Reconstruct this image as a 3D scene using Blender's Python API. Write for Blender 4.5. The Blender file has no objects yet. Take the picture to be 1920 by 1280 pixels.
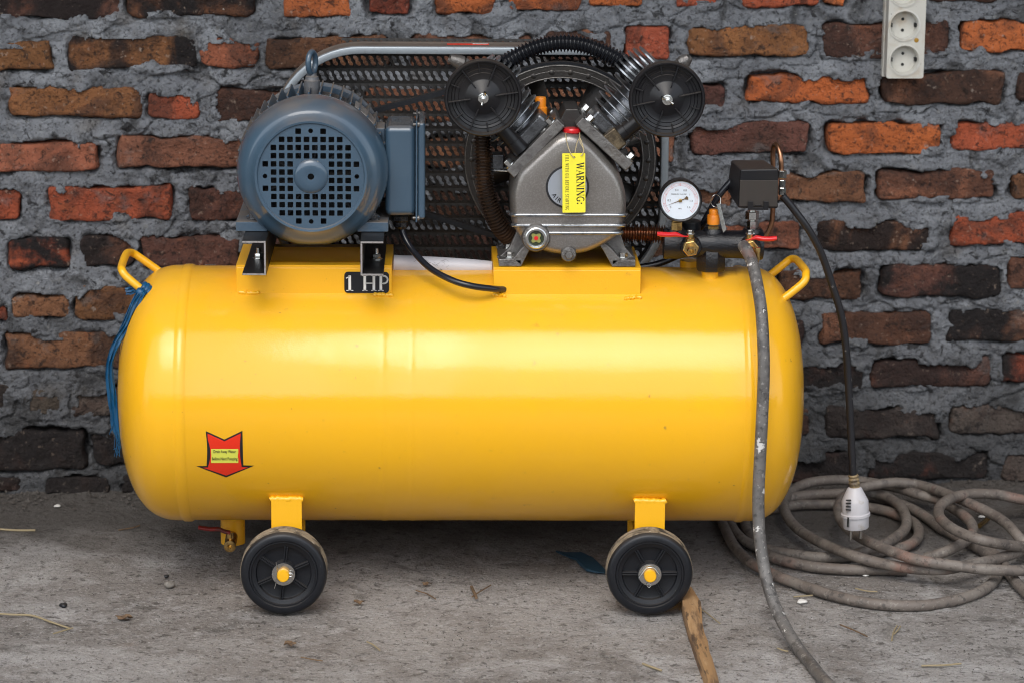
import bpy, math, random
import numpy as np
from mathutils import Vector, Matrix
from mathutils.geometry import delaunay_2d_cdt
R = math.radians
PI = math.pi
SC = bpy.context.scene
COL = SC.collection
random.seed(7)

# ------------------------------------------------------------------ camera
FPX = 5500.0
PITCH = math.atan(1240 / 5500)
RM = Matrix.Rotation(-R(1.5), 3, 'Z') @ Matrix.Rotation(PI / 2 - PITCH, 3, 'X') @ Matrix.Rotation(R(0.5), 3, 'Z')


def ray(px, py):
    return RM @ Vector(((px - 960) / FPX, -(py - 640) / FPX, -1.0))


_c0 = -ray(960, 737) * 4.62
_r = ray(531, 1147)
ZC = -(_c0 + _r * ((-0.19 - _c0.y) / _r.y)).z          # height of the tank axis over the ground
CAM = Vector((0, 0, ZC)) + _c0
cd = bpy.data.cameras.new('camera')
cam = bpy.data.objects.new('camera', cd)
COL.objects.link(cam)
cam.matrix_world = Matrix.Translation(CAM) @ RM.to_4x4()
cd.sensor_width = 36
cd.lens = FPX / 1920 * 36
cd.clip_end = 500
cd.dof.use_dof = True
cd.dof.focus_distance = 4.47
cd.dof.aperture_fstop = 6.0
SC.camera = cam
SC.render.resolution_x, SC.render.resolution_y = 1024, 682

# ------------------------------------------------------------------ light
wd = bpy.data.worlds.new('World')
SC.world = wd
wd.use_nodes = True
wn = wd.node_tree
sky = wn.nodes.new('ShaderNodeTexSky')
sky.sky_type = 'NISHITA'
sky.sun_disc = False
SUN_EL, SUN_AZ = R(52), R(194)      # azimuth clockwise from +Y (north): the sun stands behind the camera, a little left
sky.sun_elevation = SUN_EL
sky.sun_rotation = SUN_AZ
sky.air_density = 1.3
sky.dust_density = 1.5
sky.ozone_density = 1.0
hs = wn.nodes.new('ShaderNodeHueSaturation')
hs.inputs['Saturation'].default_value = 0.40
wn.links.new(sky.outputs[0], hs.inputs['Color'])
wn.links.new(hs.outputs[0], wn.nodes['Background'].inputs[0])
wn.nodes['Background'].inputs[1].default_value = 0.15
sd = bpy.data.lights.new('sun', 'SUN')
sd.energy = 0.6
sd.angle = R(35)
sd.color = (1.0, 0.95, 0.88)
sun = bpy.data.objects.new('sun', sd)
COL.objects.link(sun)
_sd = Vector((math.sin(SUN_AZ) * math.cos(SUN_EL), math.cos(SUN_AZ) * math.cos(SUN_EL), math.sin(SUN_EL)))
sun.rotation_euler = _sd.to_track_quat('Z', 'Y').to_euler()
sun.location = (-2, -4, 6)
SC.view_settings.view_transform = 'Standard'
SC.view_settings.look = 'None'
SC.view_settings.exposure = 1.0
SC.view_settings.gamma = 1
SC.cycles.pixel_filter_type = 'BLACKMAN_HARRIS'
SC.cycles.filter_width = 1.1


# ------------------------------------------------------------------ placing helpers
def W(px, py, Y):
    r = ray(px, py)
    return CAM + r * ((Y - CAM.y) / r.y)


def G(px, py, h=0.0):
    r = ray(px, py)
    return CAM + r * ((h - CAM.z) / r.z)


def U(px, Y=0.0):           # metres that px pixels of the photograph cover at depth Y
    return px * (4.62 + Y) / FPX


_a, _b = G(100, 927), G(1800, 908)
WU = (_b - _a)
WU.z = 0
WU.normalize()
WN = Vector((WU.y, -WU.x, 0))       # wall normal, towards the camera
WO = _a.copy()


def wall_uv(px, py):
    r = ray(px, py)
    t = (WO - CAM).dot(WN) / r.dot(WN)
    p = CAM + r * t
    return (p - WO).dot(WU), p.z


def wall_pt(u, v, h=0.0):
    return WO + WU * u + Vector((0, 0, v)) + WN * h


# ------------------------------------------------------------------ numpy noise
def _h(ix, iy, s):
    v = np.sin(ix * 127.1 + iy * 311.7 + s * 74.7) * 43758.5453
    return v - np.floor(v)


def vn(x, y, s=0):
    ix, iy = np.floor(x), np.floor(y)
    fx, fy = x - ix, y - iy
    fx = fx * fx * (3 - 2 * fx)
    fy = fy * fy * (3 - 2 * fy)
    a, b, c, d = _h(ix, iy, s), _h(ix + 1, iy, s), _h(ix, iy + 1, s), _h(ix + 1, iy + 1, s)
    return (a + (b - a) * fx) * (1 - fy) + (c + (d - c) * fx) * fy


def fbm(x, y, s=0, o=4, g=0.5):
    t, a, n = 0, 1.0, 0
    for k in range(o):
        t = t + a * (vn(x, y, s + k * 3.1) - 0.5)
        n += a
        a *= g
        x, y = x * 2.03 + 5.1, y * 2.03 + 1.7
    return t / n * 2


def worley(x, y, s=0):
    ix, iy = np.floor(x), np.floor(y)
    f1 = np.full(x.shape, 9.0)
    f2 = np.full(x.shape, 9.0)
    idv = np.zeros(x.shape)
    for dx in (-1, 0, 1):
        for dy in (-1, 0, 1):
            cx, cy = ix + dx, iy + dy
            px, py = cx + _h(cx, cy, s), cy + _h(cx, cy, s + 5)
            d = np.hypot(px - x, py - y)
            m = d < f1
            f2 = np.where(m, f1, np.minimum(f2, d))
            idv = np.where(m, _h(cx, cy, s + 9), idv)
            f1 = np.where(m, d, f1)
    return f1, f2, idv


# ------------------------------------------------------------------ materials
def rgb(r, g, b):            # sRGB 0..255 to linear
    f = lambda c: (c / 255 / 12.92) if c <= 10 else ((c / 255 + 0.055) / 1.055) ** 2.4
    return (f(r), f(g), f(b))


def mat(name, base, rough=0.5, metal=0.0, layers=(), bumps=(), coat=0.0, dust=None, rvar=0.0, objcol=False,
        spec=0.5, scale3=(1, 1, 1), coat_rough=0.08, coat_ior=1.5):
    """layers: (colour, noise scale, low, high, opacity); bumps: (scale, distance); dust: (colour, amount) on upward faces"""
    m = bpy.data.materials.new(name)
    m.use_nodes = True
    nt = m.node_tree
    N, L = nt.nodes, nt.links
    b = N['Principled BSDF']
    b.inputs['Roughness'].default_value = rough
    b.inputs['Metallic'].default_value = metal
    b.inputs['Specular IOR Level'].default_value = spec
    if coat:
        b.inputs['Coat Weight'].default_value = coat
        b.inputs['Coat Roughness'].default_value = coat_rough
        b.inputs['Coat IOR'].default_value = coat_ior
    if not (layers or bumps or dust or objcol or rvar):
        b.inputs['Base Color'].default_value = (*base, 1)
        return m
    tc = N.new('ShaderNodeTexCoord')
    mp = N.new('ShaderNodeMapping')
    mp.inputs['Scale'].default_value = scale3
    oi = N.new('ShaderNodeObjectInfo')
    L.new(tc.outputs['Object'], mp.inputs['Vector'])
    ad = N.new('ShaderNodeVectorMath')
    ad.operation = 'ADD'
    ml = N.new('ShaderNodeMath')
    ml.operation = 'MULTIPLY'
    ml.inputs[1].default_value = 37.0
    L.new(oi.outputs['Random'], ml.inputs[0])
    L.new(mp.outputs[0], ad.inputs[0])
    L.new(ml.outputs[0], ad.inputs[1])
    vec = ad.outputs[0]

    def noise(sc, detail=5, rg=0.55, dist=0.0):
        n = N.new('ShaderNodeTexNoise')
        n.inputs['Scale'].default_value = sc
        n.inputs['Detail'].default_value = detail
        n.inputs['Roughness'].default_value = rg
        n.inputs['Distortion'].default_value = dist
        L.new(vec, n.inputs['Vector'])
        return n.outputs['Fac']

    def remap(s, lo, hi, a=0.0, c=1.0):
        r = N.new('ShaderNodeMapRange')
        r.interpolation_type = 'SMOOTHSTEP'
        L.new(s, r.inputs[0])
        r.inputs[1].default_value = lo
        r.inputs[2].default_value = hi
        r.inputs[3].default_value = a
        r.inputs[4].default_value = c
        return r.outputs[0]

    def mix(f, c1, c2):
        x = N.new('ShaderNodeMix')
        x.data_type = 'RGBA'
        if isinstance(f, float):
            x.inputs[0].default_value = f
        else:
            L.new(f, x.inputs[0])
        for i, c in ((6, c1), (7, c2)):
            if isinstance(c, tuple):
                x.inputs[i].default_value = (*c, 1)
            else:
                L.new(c, x.inputs[i])
        return x.outputs[2]

    def mul(a_, b_):
        x = N.new('ShaderNodeMath')
        x.operation = 'MULTIPLY'
        for i, c in ((0, a_), (1, b_)):
            if isinstance(c, (int, float)):
                x.inputs[i].default_value = c
            else:
                L.new(c, x.inputs[i])
        return x.outputs[0]

    col = base
    if objcol:
        col = oi.outputs['Color']
    for ly in layers:
        c, s, lo, hi, op = ly[:5]
        f = remap(noise(s, 6, 0.6, ly[5] if len(ly) > 5 else 0.0), lo, hi, 0.0, op)
        if len(ly) > 6 and ly[6] == 'soot':          # strength of this layer comes from the object's alpha
            f = mul(f, oi.outputs['Alpha'])
        col = mix(f, col, c)
    if dust:
        ge = N.new('ShaderNodeNewGeometry')
        sx = N.new('ShaderNodeSeparateXYZ')
        L.new(ge.outputs['Normal'], sx.inputs[0])
        f = mul(remap(sx.outputs['Z'], 0.35, 0.95), remap(noise(28, 6), 0.25, 0.7, dust[1] * 0.35, dust[1]))
        col = mix(f, col, dust[0])
        rr = N.new('ShaderNodeMapRange')
        L.new(f, rr.inputs[0])
        rr.inputs[3].default_value = rough
        rr.inputs[4].default_value = 0.9
        L.new(rr.outputs[0], b.inputs['Roughness'])
        if metal:
            mm = N.new('ShaderNodeMapRange')
            L.new(f, mm.inputs[0])
            mm.inputs[3].default_value = metal
            mm.inputs[4].default_value = 0.0
            L.new(mm.outputs[0], b.inputs['Metallic'])
    elif rvar:
        L.new(remap(noise(9, 5), 0.3, 0.7, rough - rvar, rough + rvar), b.inputs['Roughness'])
    if isinstance(col, tuple):
        b.inputs['Base Color'].default_value = (*col, 1)
    else:
        L.new(col, b.inputs['Base Color'])
    prev = None
    for sc, dist in bumps:
        bp = N.new('ShaderNodeBump')
        bp.inputs['Distance'].default_value = dist
        bp.inputs['Strength'].default_value = 1.0
        L.new(noise(sc, 6, 0.6), bp.inputs['Height'])
        if prev:
            L.new(prev, bp.inputs['Normal'])
        prev = bp.outputs[0]
    if prev:
        L.new(prev, b.inputs['Normal'])
        if coat:
            L.new(prev, b.inputs['Coat Normal'])
    return m


DUST = (0.17, 0.13, 0.095)
YEL = (0.88, 0.445, 0.010)
M = {}
M['yellow'] = mat('yellow_paint', YEL, 0.5, layers=[((0.92, 0.47, 0.004), 5.5, 0.60, 0.70, 0.6), ((0.55, 0.25, 0.02), 160, 0.715, 0.76, 0.75), ((0.38, 0.19, 0.03), 26, 0.69, 0.76, 0.45), ((0.30, 0.16, 0.04), 85, 0.69, 0.72, 0.6)],
                  bumps=[(430, 0.00012), (7, 0.0011)], coat=1.0, coat_rough=0.05, coat_ior=1.55, spec=0.15, dust=((0.62, 0.36, 0.07), 0.28))
def patchy(m, w0, w1, r0, r1, sc):      # coat worn to a duller sheen in patches
    nt = m.node_tree
    tc = nt.nodes.new('ShaderNodeTexCoord')
    n = nt.nodes.new('ShaderNodeTexNoise')
    n.inputs['Scale'].default_value = sc
    n.inputs['Detail'].default_value = 5
    nt.links.new(tc.outputs['Object'], n.inputs['Vector'])
    for key, a, b in (('Coat Weight', w0, w1), ('Coat Roughness', r0, r1)):
        q = nt.nodes.new('ShaderNodeMapRange')
        q.interpolation_type = 'SMOOTHSTEP'
        nt.links.new(n.outputs['Fac'], q.inputs[0])
        q.inputs[1].default_value, q.inputs[2].default_value = 0.42, 0.6
        q.inputs[3].default_value, q.inputs[4].default_value = a, b
        nt.links.new(q.outputs[0], nt.nodes['Principled BSDF'].inputs[key])


patchy(M['yellow'], 0.95, 0.60, 0.035, 0.09, 4.2)
M['yellow_part'] = mat('yellow_part_paint', YEL, 0.36, layers=[((0.55, 0.25, 0.02), 120, 0.68, 0.74, 0.6), ((0.3, 0.15, 0.04), 30, 0.68, 0.78, 0.5)], bumps=[(300, 0.0002)], coat=0.3, coat_rough=0.15)
M['blue'] = mat('blue_grey_enamel', (0.036, 0.072, 0.112), 0.38, layers=[((0.052, 0.095, 0.14), 6, 0.4, 0.7, 0.6), ((0.25, 0.22, 0.18), 90, 0.72, 0.78, 0.7)], bumps=[(60, 0.0001)], coat=1.0, coat_rough=0.025, coat_ior=1.45, dust=(DUST, 0.6))
M['blue_dusty'] = mat('dusty_blue_casting', (0.05, 0.085, 0.125), 0.45, layers=[(DUST, 14, 0.45, 0.7, 0.5)], bumps=[(160, 0.0006)], dust=(DUST, 0.9))
M['rubber'] = mat('black_rubber', (0.008, 0.009, 0.012), 0.42, spec=0.4, layers=[((0.022, 0.021, 0.020), 40, 0.55, 0.75, 0.6), ((0.13, 0.12, 0.10), 130, 0.68, 0.75, 0.6)], bumps=[(200, 0.0002)], dust=((0.12, 0.10, 0.08), 0.22))
M['tread'] = mat('dirty_tread_rubber', (0.03, 0.028, 0.026), 0.7, layers=[((0.27, 0.22, 0.155), 40, 0.36, 0.56, 0.9, 0.5), ((0.4, 0.36, 0.30), 110, 0.62, 0.7, 0.7)], bumps=[(180, 0.0012)])
M['plastic'] = mat('black_plastic', (0.008, 0.008, 0.010), 0.34, layers=[((0.022, 0.019, 0.017), 7, 0.4, 0.7, 0.7)], bumps=[(500, 0.0001)], spec=0.35, dust=(DUST, 0.22))
M['gloss'] = mat('gloss_black', (0.010, 0.011, 0.014), 0.22, layers=[((0.03, 0.03, 0.03), 20, 0.5, 0.75, 0.5)])
M['black_cast'] = mat('black_painted_casting', (0.006, 0.0065, 0.009), 0.27, bumps=[(330, 0.0010), (90, 0.0006)], layers=[((0.035, 0.032, 0.03), 20, 0.5, 0.75, 0.6)])
M['cover'] = mat('bronze_grey_metallic_paint', (0.255, 0.235, 0.215), 0.33, 0.65, layers=[((0.34, 0.32, 0.30), 380, 0.45, 0.65, 0.8), ((0.16, 0.14, 0.125), 8, 0.45, 0.7, 0.4)], bumps=[(450, 0.00025)], coat=0.25, coat_rough=0.2)
M['cast'] = mat('cast_grey_metal', (0.20, 0.19, 0.18), 0.40, 0.7, layers=[((0.11, 0.10, 0.095), 60, 0.45, 0.65, 0.8), ((0.22, 0.19, 0.15), 15, 0.55, 0.75, 0.5)], bumps=[(300, 0.0010), (110, 0.0008)])
M['dark_cast'] = mat('dark_painted_casting', (0.15, 0.155, 0.165), 0.26, 0.75, layers=[((0.04, 0.04, 0.042), 30, 0.45, 0.65, 0.7)], bumps=[(240, 0.0006)], dust=(DUST, 0.3))
M['fin'] = mat('silver_grey_fins', (0.36, 0.375, 0.39), 0.27, 0.85, layers=[((0.10, 0.10, 0.105), 60, 0.5, 0.7, 0.7)], bumps=[(200, 0.0004)])
M['fly'] = mat('flywheel_dark_iron', (0.050, 0.046, 0.043), 0.40, 0.55, layers=[((0.07, 0.06, 0.05), 18, 0.45, 0.7, 0.6)], bumps=[(220, 0.0006)])
M['dirty'] = mat('oily_brown_casting', (0.17, 0.13, 0.08), 0.4, 0.6, layers=[((0.06, 0.045, 0.03), 60, 0.45, 0.62, 0.85)], bumps=[(250, 0.001)])
M['chrome'] = mat('zinc_plated_steel', (0.62, 0.62, 0.60), 0.22, 1.0, layers=[((0.35, 0.33, 0.29), 90, 0.5, 0.7, 0.6)], bumps=[(200, 0.0002)])
M['brass'] = mat('brass', (0.62, 0.42, 0.16), 0.27, 1.0, layers=[((0.25, 0.17, 0.08), 80, 0.48, 0.68, 0.7)], bumps=[(160, 0.0002)])
M['copper'] = mat('aged_copper', (0.34, 0.17, 0.095), 0.28, 0.9, layers=[((0.12, 0.06, 0.04), 50, 0.45, 0.65, 0.7)])
M['guard'] = mat('painted_steel_guard', (0.33, 0.365, 0.39), 0.42, 0.5, layers=[((0.25, 0.25, 0.25), 90, 0.55, 0.72, 0.6)], bumps=[(120, 0.0002)])
M['guardrim'] = mat('dusty_guard_rim', (0.19, 0.155, 0.13), 0.55, 0.2, layers=[((0.12, 0.10, 0.085), 12, 0.4, 0.65, 0.7), ((0.27, 0.22, 0.18), 60, 0.6, 0.75, 0.5)], bumps=[(90, 0.0004)])
M['mesh'] = mat('dark_perforated_steel', (0.022, 0.020, 0.019), 0.50, 0.3, layers=[((0.045, 0.038, 0.032), 9, 0.4, 0.7, 0.7)])
M['rail'] = mat('black_steel_rail', (0.016, 0.015, 0.015), 0.42, 0.3, layers=[((0.06, 0.05, 0.042), 35, 0.5, 0.75, 0.6)], bumps=[(200, 0.0003)])
M['cut'] = mat('sawn_steel_edge', (0.42, 0.39, 0.37), 0.45, 0.6, layers=[((0.2, 0.16, 0.13), 200, 0.5, 0.7, 0.7)])
M['red'] = mat('red_vinyl', (0.62, 0.012, 0.016), 0.28, layers=[((0.4, 0.02, 0.02), 60, 0.55, 0.75, 0.5)], coat=0.4)
M['darkred'] = mat('shaded_grimy_red_vinyl', (0.22, 0.012, 0.010), 0.45, layers=[((0.05, 0.02, 0.015), 70, 0.45, 0.65, 0.7)])  # lever red darkened for the shade below the tank, plus grime flecks
M['orange'] = mat('orange_plastic', (0.85, 0.26, 0.012), 0.38, layers=[((0.6, 0.17, 0.02), 70, 0.55, 0.75, 0.5)])
M['tag'] = mat('yellow_card', (0.88, 0.76, 0.035), 0.5, layers=[((0.8, 0.68, 0.06), 60, 0.5, 0.75, 0.4)])
M['ink'] = mat('black_ink', (0.012, 0.012, 0.014), 0.45)
M['greyink'] = mat('grey_ink', (0.16, 0.15, 0.15), 0.6)
M['pinkink'] = mat('red_scale_ink', (0.60, 0.20, 0.18), 0.6)
M['white'] = mat('white_print', (0.72, 0.71, 0.68), 0.5)
M['silverlabel'] = mat('silver_label', (0.36, 0.39, 0.44), 0.35, 0.35)
M['dial'] = mat('white_dial', (0.72, 0.77, 0.82), 0.45)
M['stred'] = mat('sticker_red', (0.78, 0.028, 0.006), 0.35, coat=0.3)
M['styel'] = mat('sticker_pale_yellow', (0.72, 0.72, 0.09), 0.45)
M['paper'] = mat('white_plastic_paper', (0.52, 0.51, 0.54), 0.4, layers=[((0.38, 0.36, 0.39), 10, 0.5, 0.75, 0.5)], bumps=[(30, 0.001)])
M['string'] = mat('pale_string', (0.45, 0.36, 0.2), 0.8)
M['strap'] = mat('blue_plastic_ribbon', (0.005, 0.07, 0.165), 0.36, layers=[((0.03, 0.2, 0.36), 90, 0.58, 0.7, 0.6), ((0.005, 0.05, 0.12), 25, 0.5, 0.7, 0.5)], bumps=[(70, 0.003)], scale3=(1, 1, 0.25))
M['cable'] = mat('black_cable', (0.014, 0.014, 0.017), 0.34, layers=[((0.30, 0.28, 0.26), 75, 0.66, 0.72, 0.7)])
M['bluecable'] = mat('black_cable_clean', (0.012, 0.013, 0.018), 0.25)
M['brownhose'] = mat('brown_black_corrugated_plastic', (0.030, 0.018, 0.012), 0.2, layers=[((0.09, 0.045, 0.022), 14, 0.5, 0.68, 0.7)])
M['hose'] = mat('worn_grey_rubber_hose', (0.105, 0.098, 0.092), 0.50, layers=[((0.16, 0.15, 0.14), 22, 0.42, 0.65, 0.8), ((0.055, 0.05, 0.048), 45, 0.5, 0.66, 0.8), ((0.20, 0.085, 0.065), 17, 0.58, 0.72, 0.5), ((0.03, 0.028, 0.027), 110, 0.55, 0.65, 0.7), ((0.33, 0.31, 0.29), 150, 0.57, 0.66, 0.6), ((0.62, 0.60, 0.57), 52, 0.635, 0.655, 0.9)], bumps=[(160, 0.0006)])
M['coil'] = mat('dusty_brown_rubber_hose', (0.145, 0.120, 0.102), 0.62, layers=[((0.21, 0.185, 0.16), 14, 0.4, 0.65, 0.8), ((0.075, 0.065, 0.058), 35, 0.5, 0.68, 0.8), ((0.24, 0.095, 0.06), 7, 0.54, 0.70, 0.6), ((0.035, 0.03, 0.028), 100, 0.55, 0.66, 0.6), ((0.30, 0.27, 0.235), 170, 0.57, 0.68, 0.5)], bumps=[(140, 0.0008)])
M['plug'] = mat('dirty_white_plastic', (0.50, 0.485, 0.50), 0.45, layers=[((0.35, 0.29, 0.22), 50, 0.56, 0.72, 0.7), ((0.12, 0.10, 0.09), 130, 0.68, 0.74, 0.7)])
M['strip'] = mat('stained_white_plastic', (0.56, 0.54, 0.48), 0.42, layers=[((0.42, 0.30, 0.17), 22, 0.50, 0.72, 0.7), ((0.10, 0.07, 0.05), 75, 0.66, 0.72, 0.85), ((0.65, 0.65, 0.62), 12, 0.5, 0.7, 0.5)])
M['hole'] = mat('dark_hole', (0.008, 0.009, 0.008), 0.7)
M['rust'] = mat('rust_stain', (0.36, 0.19, 0.015), 0.6)
M['wood'] = mat('weathered_wood', (0.30, 0.175, 0.08), 0.7, layers=[((0.12, 0.07, 0.04), 40, 0.48, 0.60, 0.85), ((0.42, 0.27, 0.14), 70, 0.5, 0.64, 0.7), ((0.05, 0.032, 0.022), 110, 0.56, 0.64, 0.8), ((0.6, 0.55, 0.48), 60, 0.70, 0.73, 0.8)], bumps=[(60, 0.002)], scale3=(1, 0.16, 1))
M['leaf'] = mat('dry_leaf', (0.16, 0.10, 0.055), 0.8, layers=[((0.07, 0.045, 0.03), 90, 0.45, 0.65, 0.8)], bumps=[(120, 0.001)])
M['straw'] = mat('dry_straw', (0.30, 0.24, 0.14), 0.8)
M['bluescrap'] = mat('dark_blue_rubber_scrap', (0.012, 0.045, 0.075), 0.6, layers=[((0.03, 0.06, 0.08), 30, 0.5, 0.7, 0.6)])
M['stone'] = mat('grey_stone', (0.22, 0.20, 0.175), 0.9, layers=[((0.10, 0.09, 0.08), 120, 0.5, 0.65, 0.7)], bumps=[(150, 0.002)])
M['chip'] = mat('white_paint_chip', (0.68, 0.66, 0.62), 0.6)
M['grit'] = mat('grit_and_crumbs', (0.16, 0.14, 0.12), 0.95, layers=[((0.36, 0.34, 0.31), 9, 0.55, 0.6, 0.8), ((0.04, 0.035, 0.03), 13, 0.5, 0.58, 0.8)])
M['brick'] = mat('old_brick', (0.3, 0.1, 0.05), 0.9, objcol=True, spec=0.3,
                 layers=[((0.40, 0.125, 0.045), 26, 0.56, 0.72, 0.45), ((0.085, 0.042, 0.030), 13, 0.46, 0.64, 0.70, 0.6), ((0.155, 0.15, 0.145), 17, 0.58, 0.70, 0.55, 0.4),
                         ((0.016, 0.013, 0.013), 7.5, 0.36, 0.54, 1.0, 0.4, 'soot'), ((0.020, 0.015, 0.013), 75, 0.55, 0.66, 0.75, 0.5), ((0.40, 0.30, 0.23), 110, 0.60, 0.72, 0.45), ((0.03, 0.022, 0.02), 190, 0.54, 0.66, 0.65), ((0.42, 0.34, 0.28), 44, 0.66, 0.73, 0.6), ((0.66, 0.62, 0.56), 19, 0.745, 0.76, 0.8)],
                 bumps=[(200, 0.005), (70, 0.007), (24, 0.006)])
M['mortar'] = mat('grey_cement_mortar', (0.245, 0.255, 0.275), 0.95, spec=0.3,
                  layers=[((0.36, 0.375, 0.40), 9, 0.47, 0.62, 0.8), ((0.062, 0.060, 0.060), 14, 0.50, 0.66, 0.80, 0.6), ((0.17, 0.14, 0.11), 10, 0.58, 0.74, 0.5), ((0.020, 0.018, 0.018), 48, 0.58, 0.67, 0.85, 0.8),
                          ((0.30, 0.30, 0.295), 95, 0.55, 0.68, 0.55), ((0.035, 0.034, 0.034), 150, 0.54, 0.66, 0.65), ((0.44, 0.43, 0.40), 60, 0.68, 0.74, 0.6)],
                  bumps=[(210, 0.007), (85, 0.012), (32, 0.013)])
M['ground'] = mat('worn_concrete', (0.35, 0.328, 0.308), 0.92, spec=0.3,
                  layers=[((0.19, 0.168, 0.150), 1.9, 0.46, 0.60, 0.70, 0.8), ((0.235, 0.21, 0.19), 4.2, 0.48, 0.64, 0.65, 0.8), ((0.50, 0.48, 0.465), 5.0, 0.52, 0.68, 0.75, 0.6), ((0.11, 0.10, 0.09), 11, 0.56, 0.70, 0.75, 0.9), ((0.42, 0.40, 0.385), 34, 0.50, 0.66, 0.55, 0.5),
                          ((0.060, 0.052, 0.045), 70, 0.55, 0.66, 0.70, 0.4), ((0.26, 0.19, 0.14), 7, 0.64, 0.76, 0.4), ((0.055, 0.050, 0.045), 240, 0.55, 0.66, 0.50), ((0.55, 0.53, 0.50), 200, 0.56, 0.68, 0.55), ((0.02, 0.018, 0.016), 120, 0.67, 0.71, 0.8)],
                  bumps=[(420, 0.003), (150, 0.005), (45, 0.006)])
def grime_and_shade(m, comp, lo, hi, colour, op, sc, wob):
    """ragged darkening by position: shade painted under the tank, dirt along the wall foot and lowest courses"""
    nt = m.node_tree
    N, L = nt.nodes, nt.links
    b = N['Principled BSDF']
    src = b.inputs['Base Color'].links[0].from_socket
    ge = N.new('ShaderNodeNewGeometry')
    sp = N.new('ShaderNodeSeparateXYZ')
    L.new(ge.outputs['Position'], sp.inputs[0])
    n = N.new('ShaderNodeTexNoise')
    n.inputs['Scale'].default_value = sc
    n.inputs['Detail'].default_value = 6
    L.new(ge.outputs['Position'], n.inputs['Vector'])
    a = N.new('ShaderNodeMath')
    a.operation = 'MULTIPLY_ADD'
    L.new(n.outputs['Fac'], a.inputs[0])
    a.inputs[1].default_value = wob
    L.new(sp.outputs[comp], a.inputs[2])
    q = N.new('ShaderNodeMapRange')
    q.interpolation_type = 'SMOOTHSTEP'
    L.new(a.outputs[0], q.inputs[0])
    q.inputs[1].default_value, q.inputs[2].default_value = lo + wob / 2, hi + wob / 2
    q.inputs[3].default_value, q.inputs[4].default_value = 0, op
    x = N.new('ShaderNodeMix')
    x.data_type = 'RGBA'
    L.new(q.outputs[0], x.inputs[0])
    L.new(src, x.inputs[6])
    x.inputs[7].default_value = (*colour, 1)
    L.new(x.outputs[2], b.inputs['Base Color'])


grime_and_shade(M['ground'], 'Y', 0.0, 0.30, (0.050, 0.042, 0.036), 0.80, 6, 0.30)  # shade under and behind the tank put into the colour, with wall-foot dirt
grime_and_shade(M['grit'], 'Y', 0.0, 0.30, (0.05, 0.042, 0.036), 0.85, 6, 0.30)  # same painted shade and dirt carried over the crumbs
grime_and_shade(M['mortar'], 'Z', 0.42, 0.02, (0.045, 0.043, 0.042), 0.75, 5, 0.30)
grime_and_shade(M['brick'], 'Z', 0.40, 0.0, (0.022, 0.018, 0.017), 0.60, 5, 0.30)
M['roof'] = mat('roof_sheet', (0.16, 0.14, 0.12), 0.7, layers=[((0.09, 0.07, 0.05), 3, 0.4, 0.7, 0.7)])
M['yardwall'] = mat('yard_wall_plaster', (0.26, 0.25, 0.22), 0.9, layers=[((0.12, 0.12, 0.10), 2, 0.4, 0.7, 0.8)])


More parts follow.
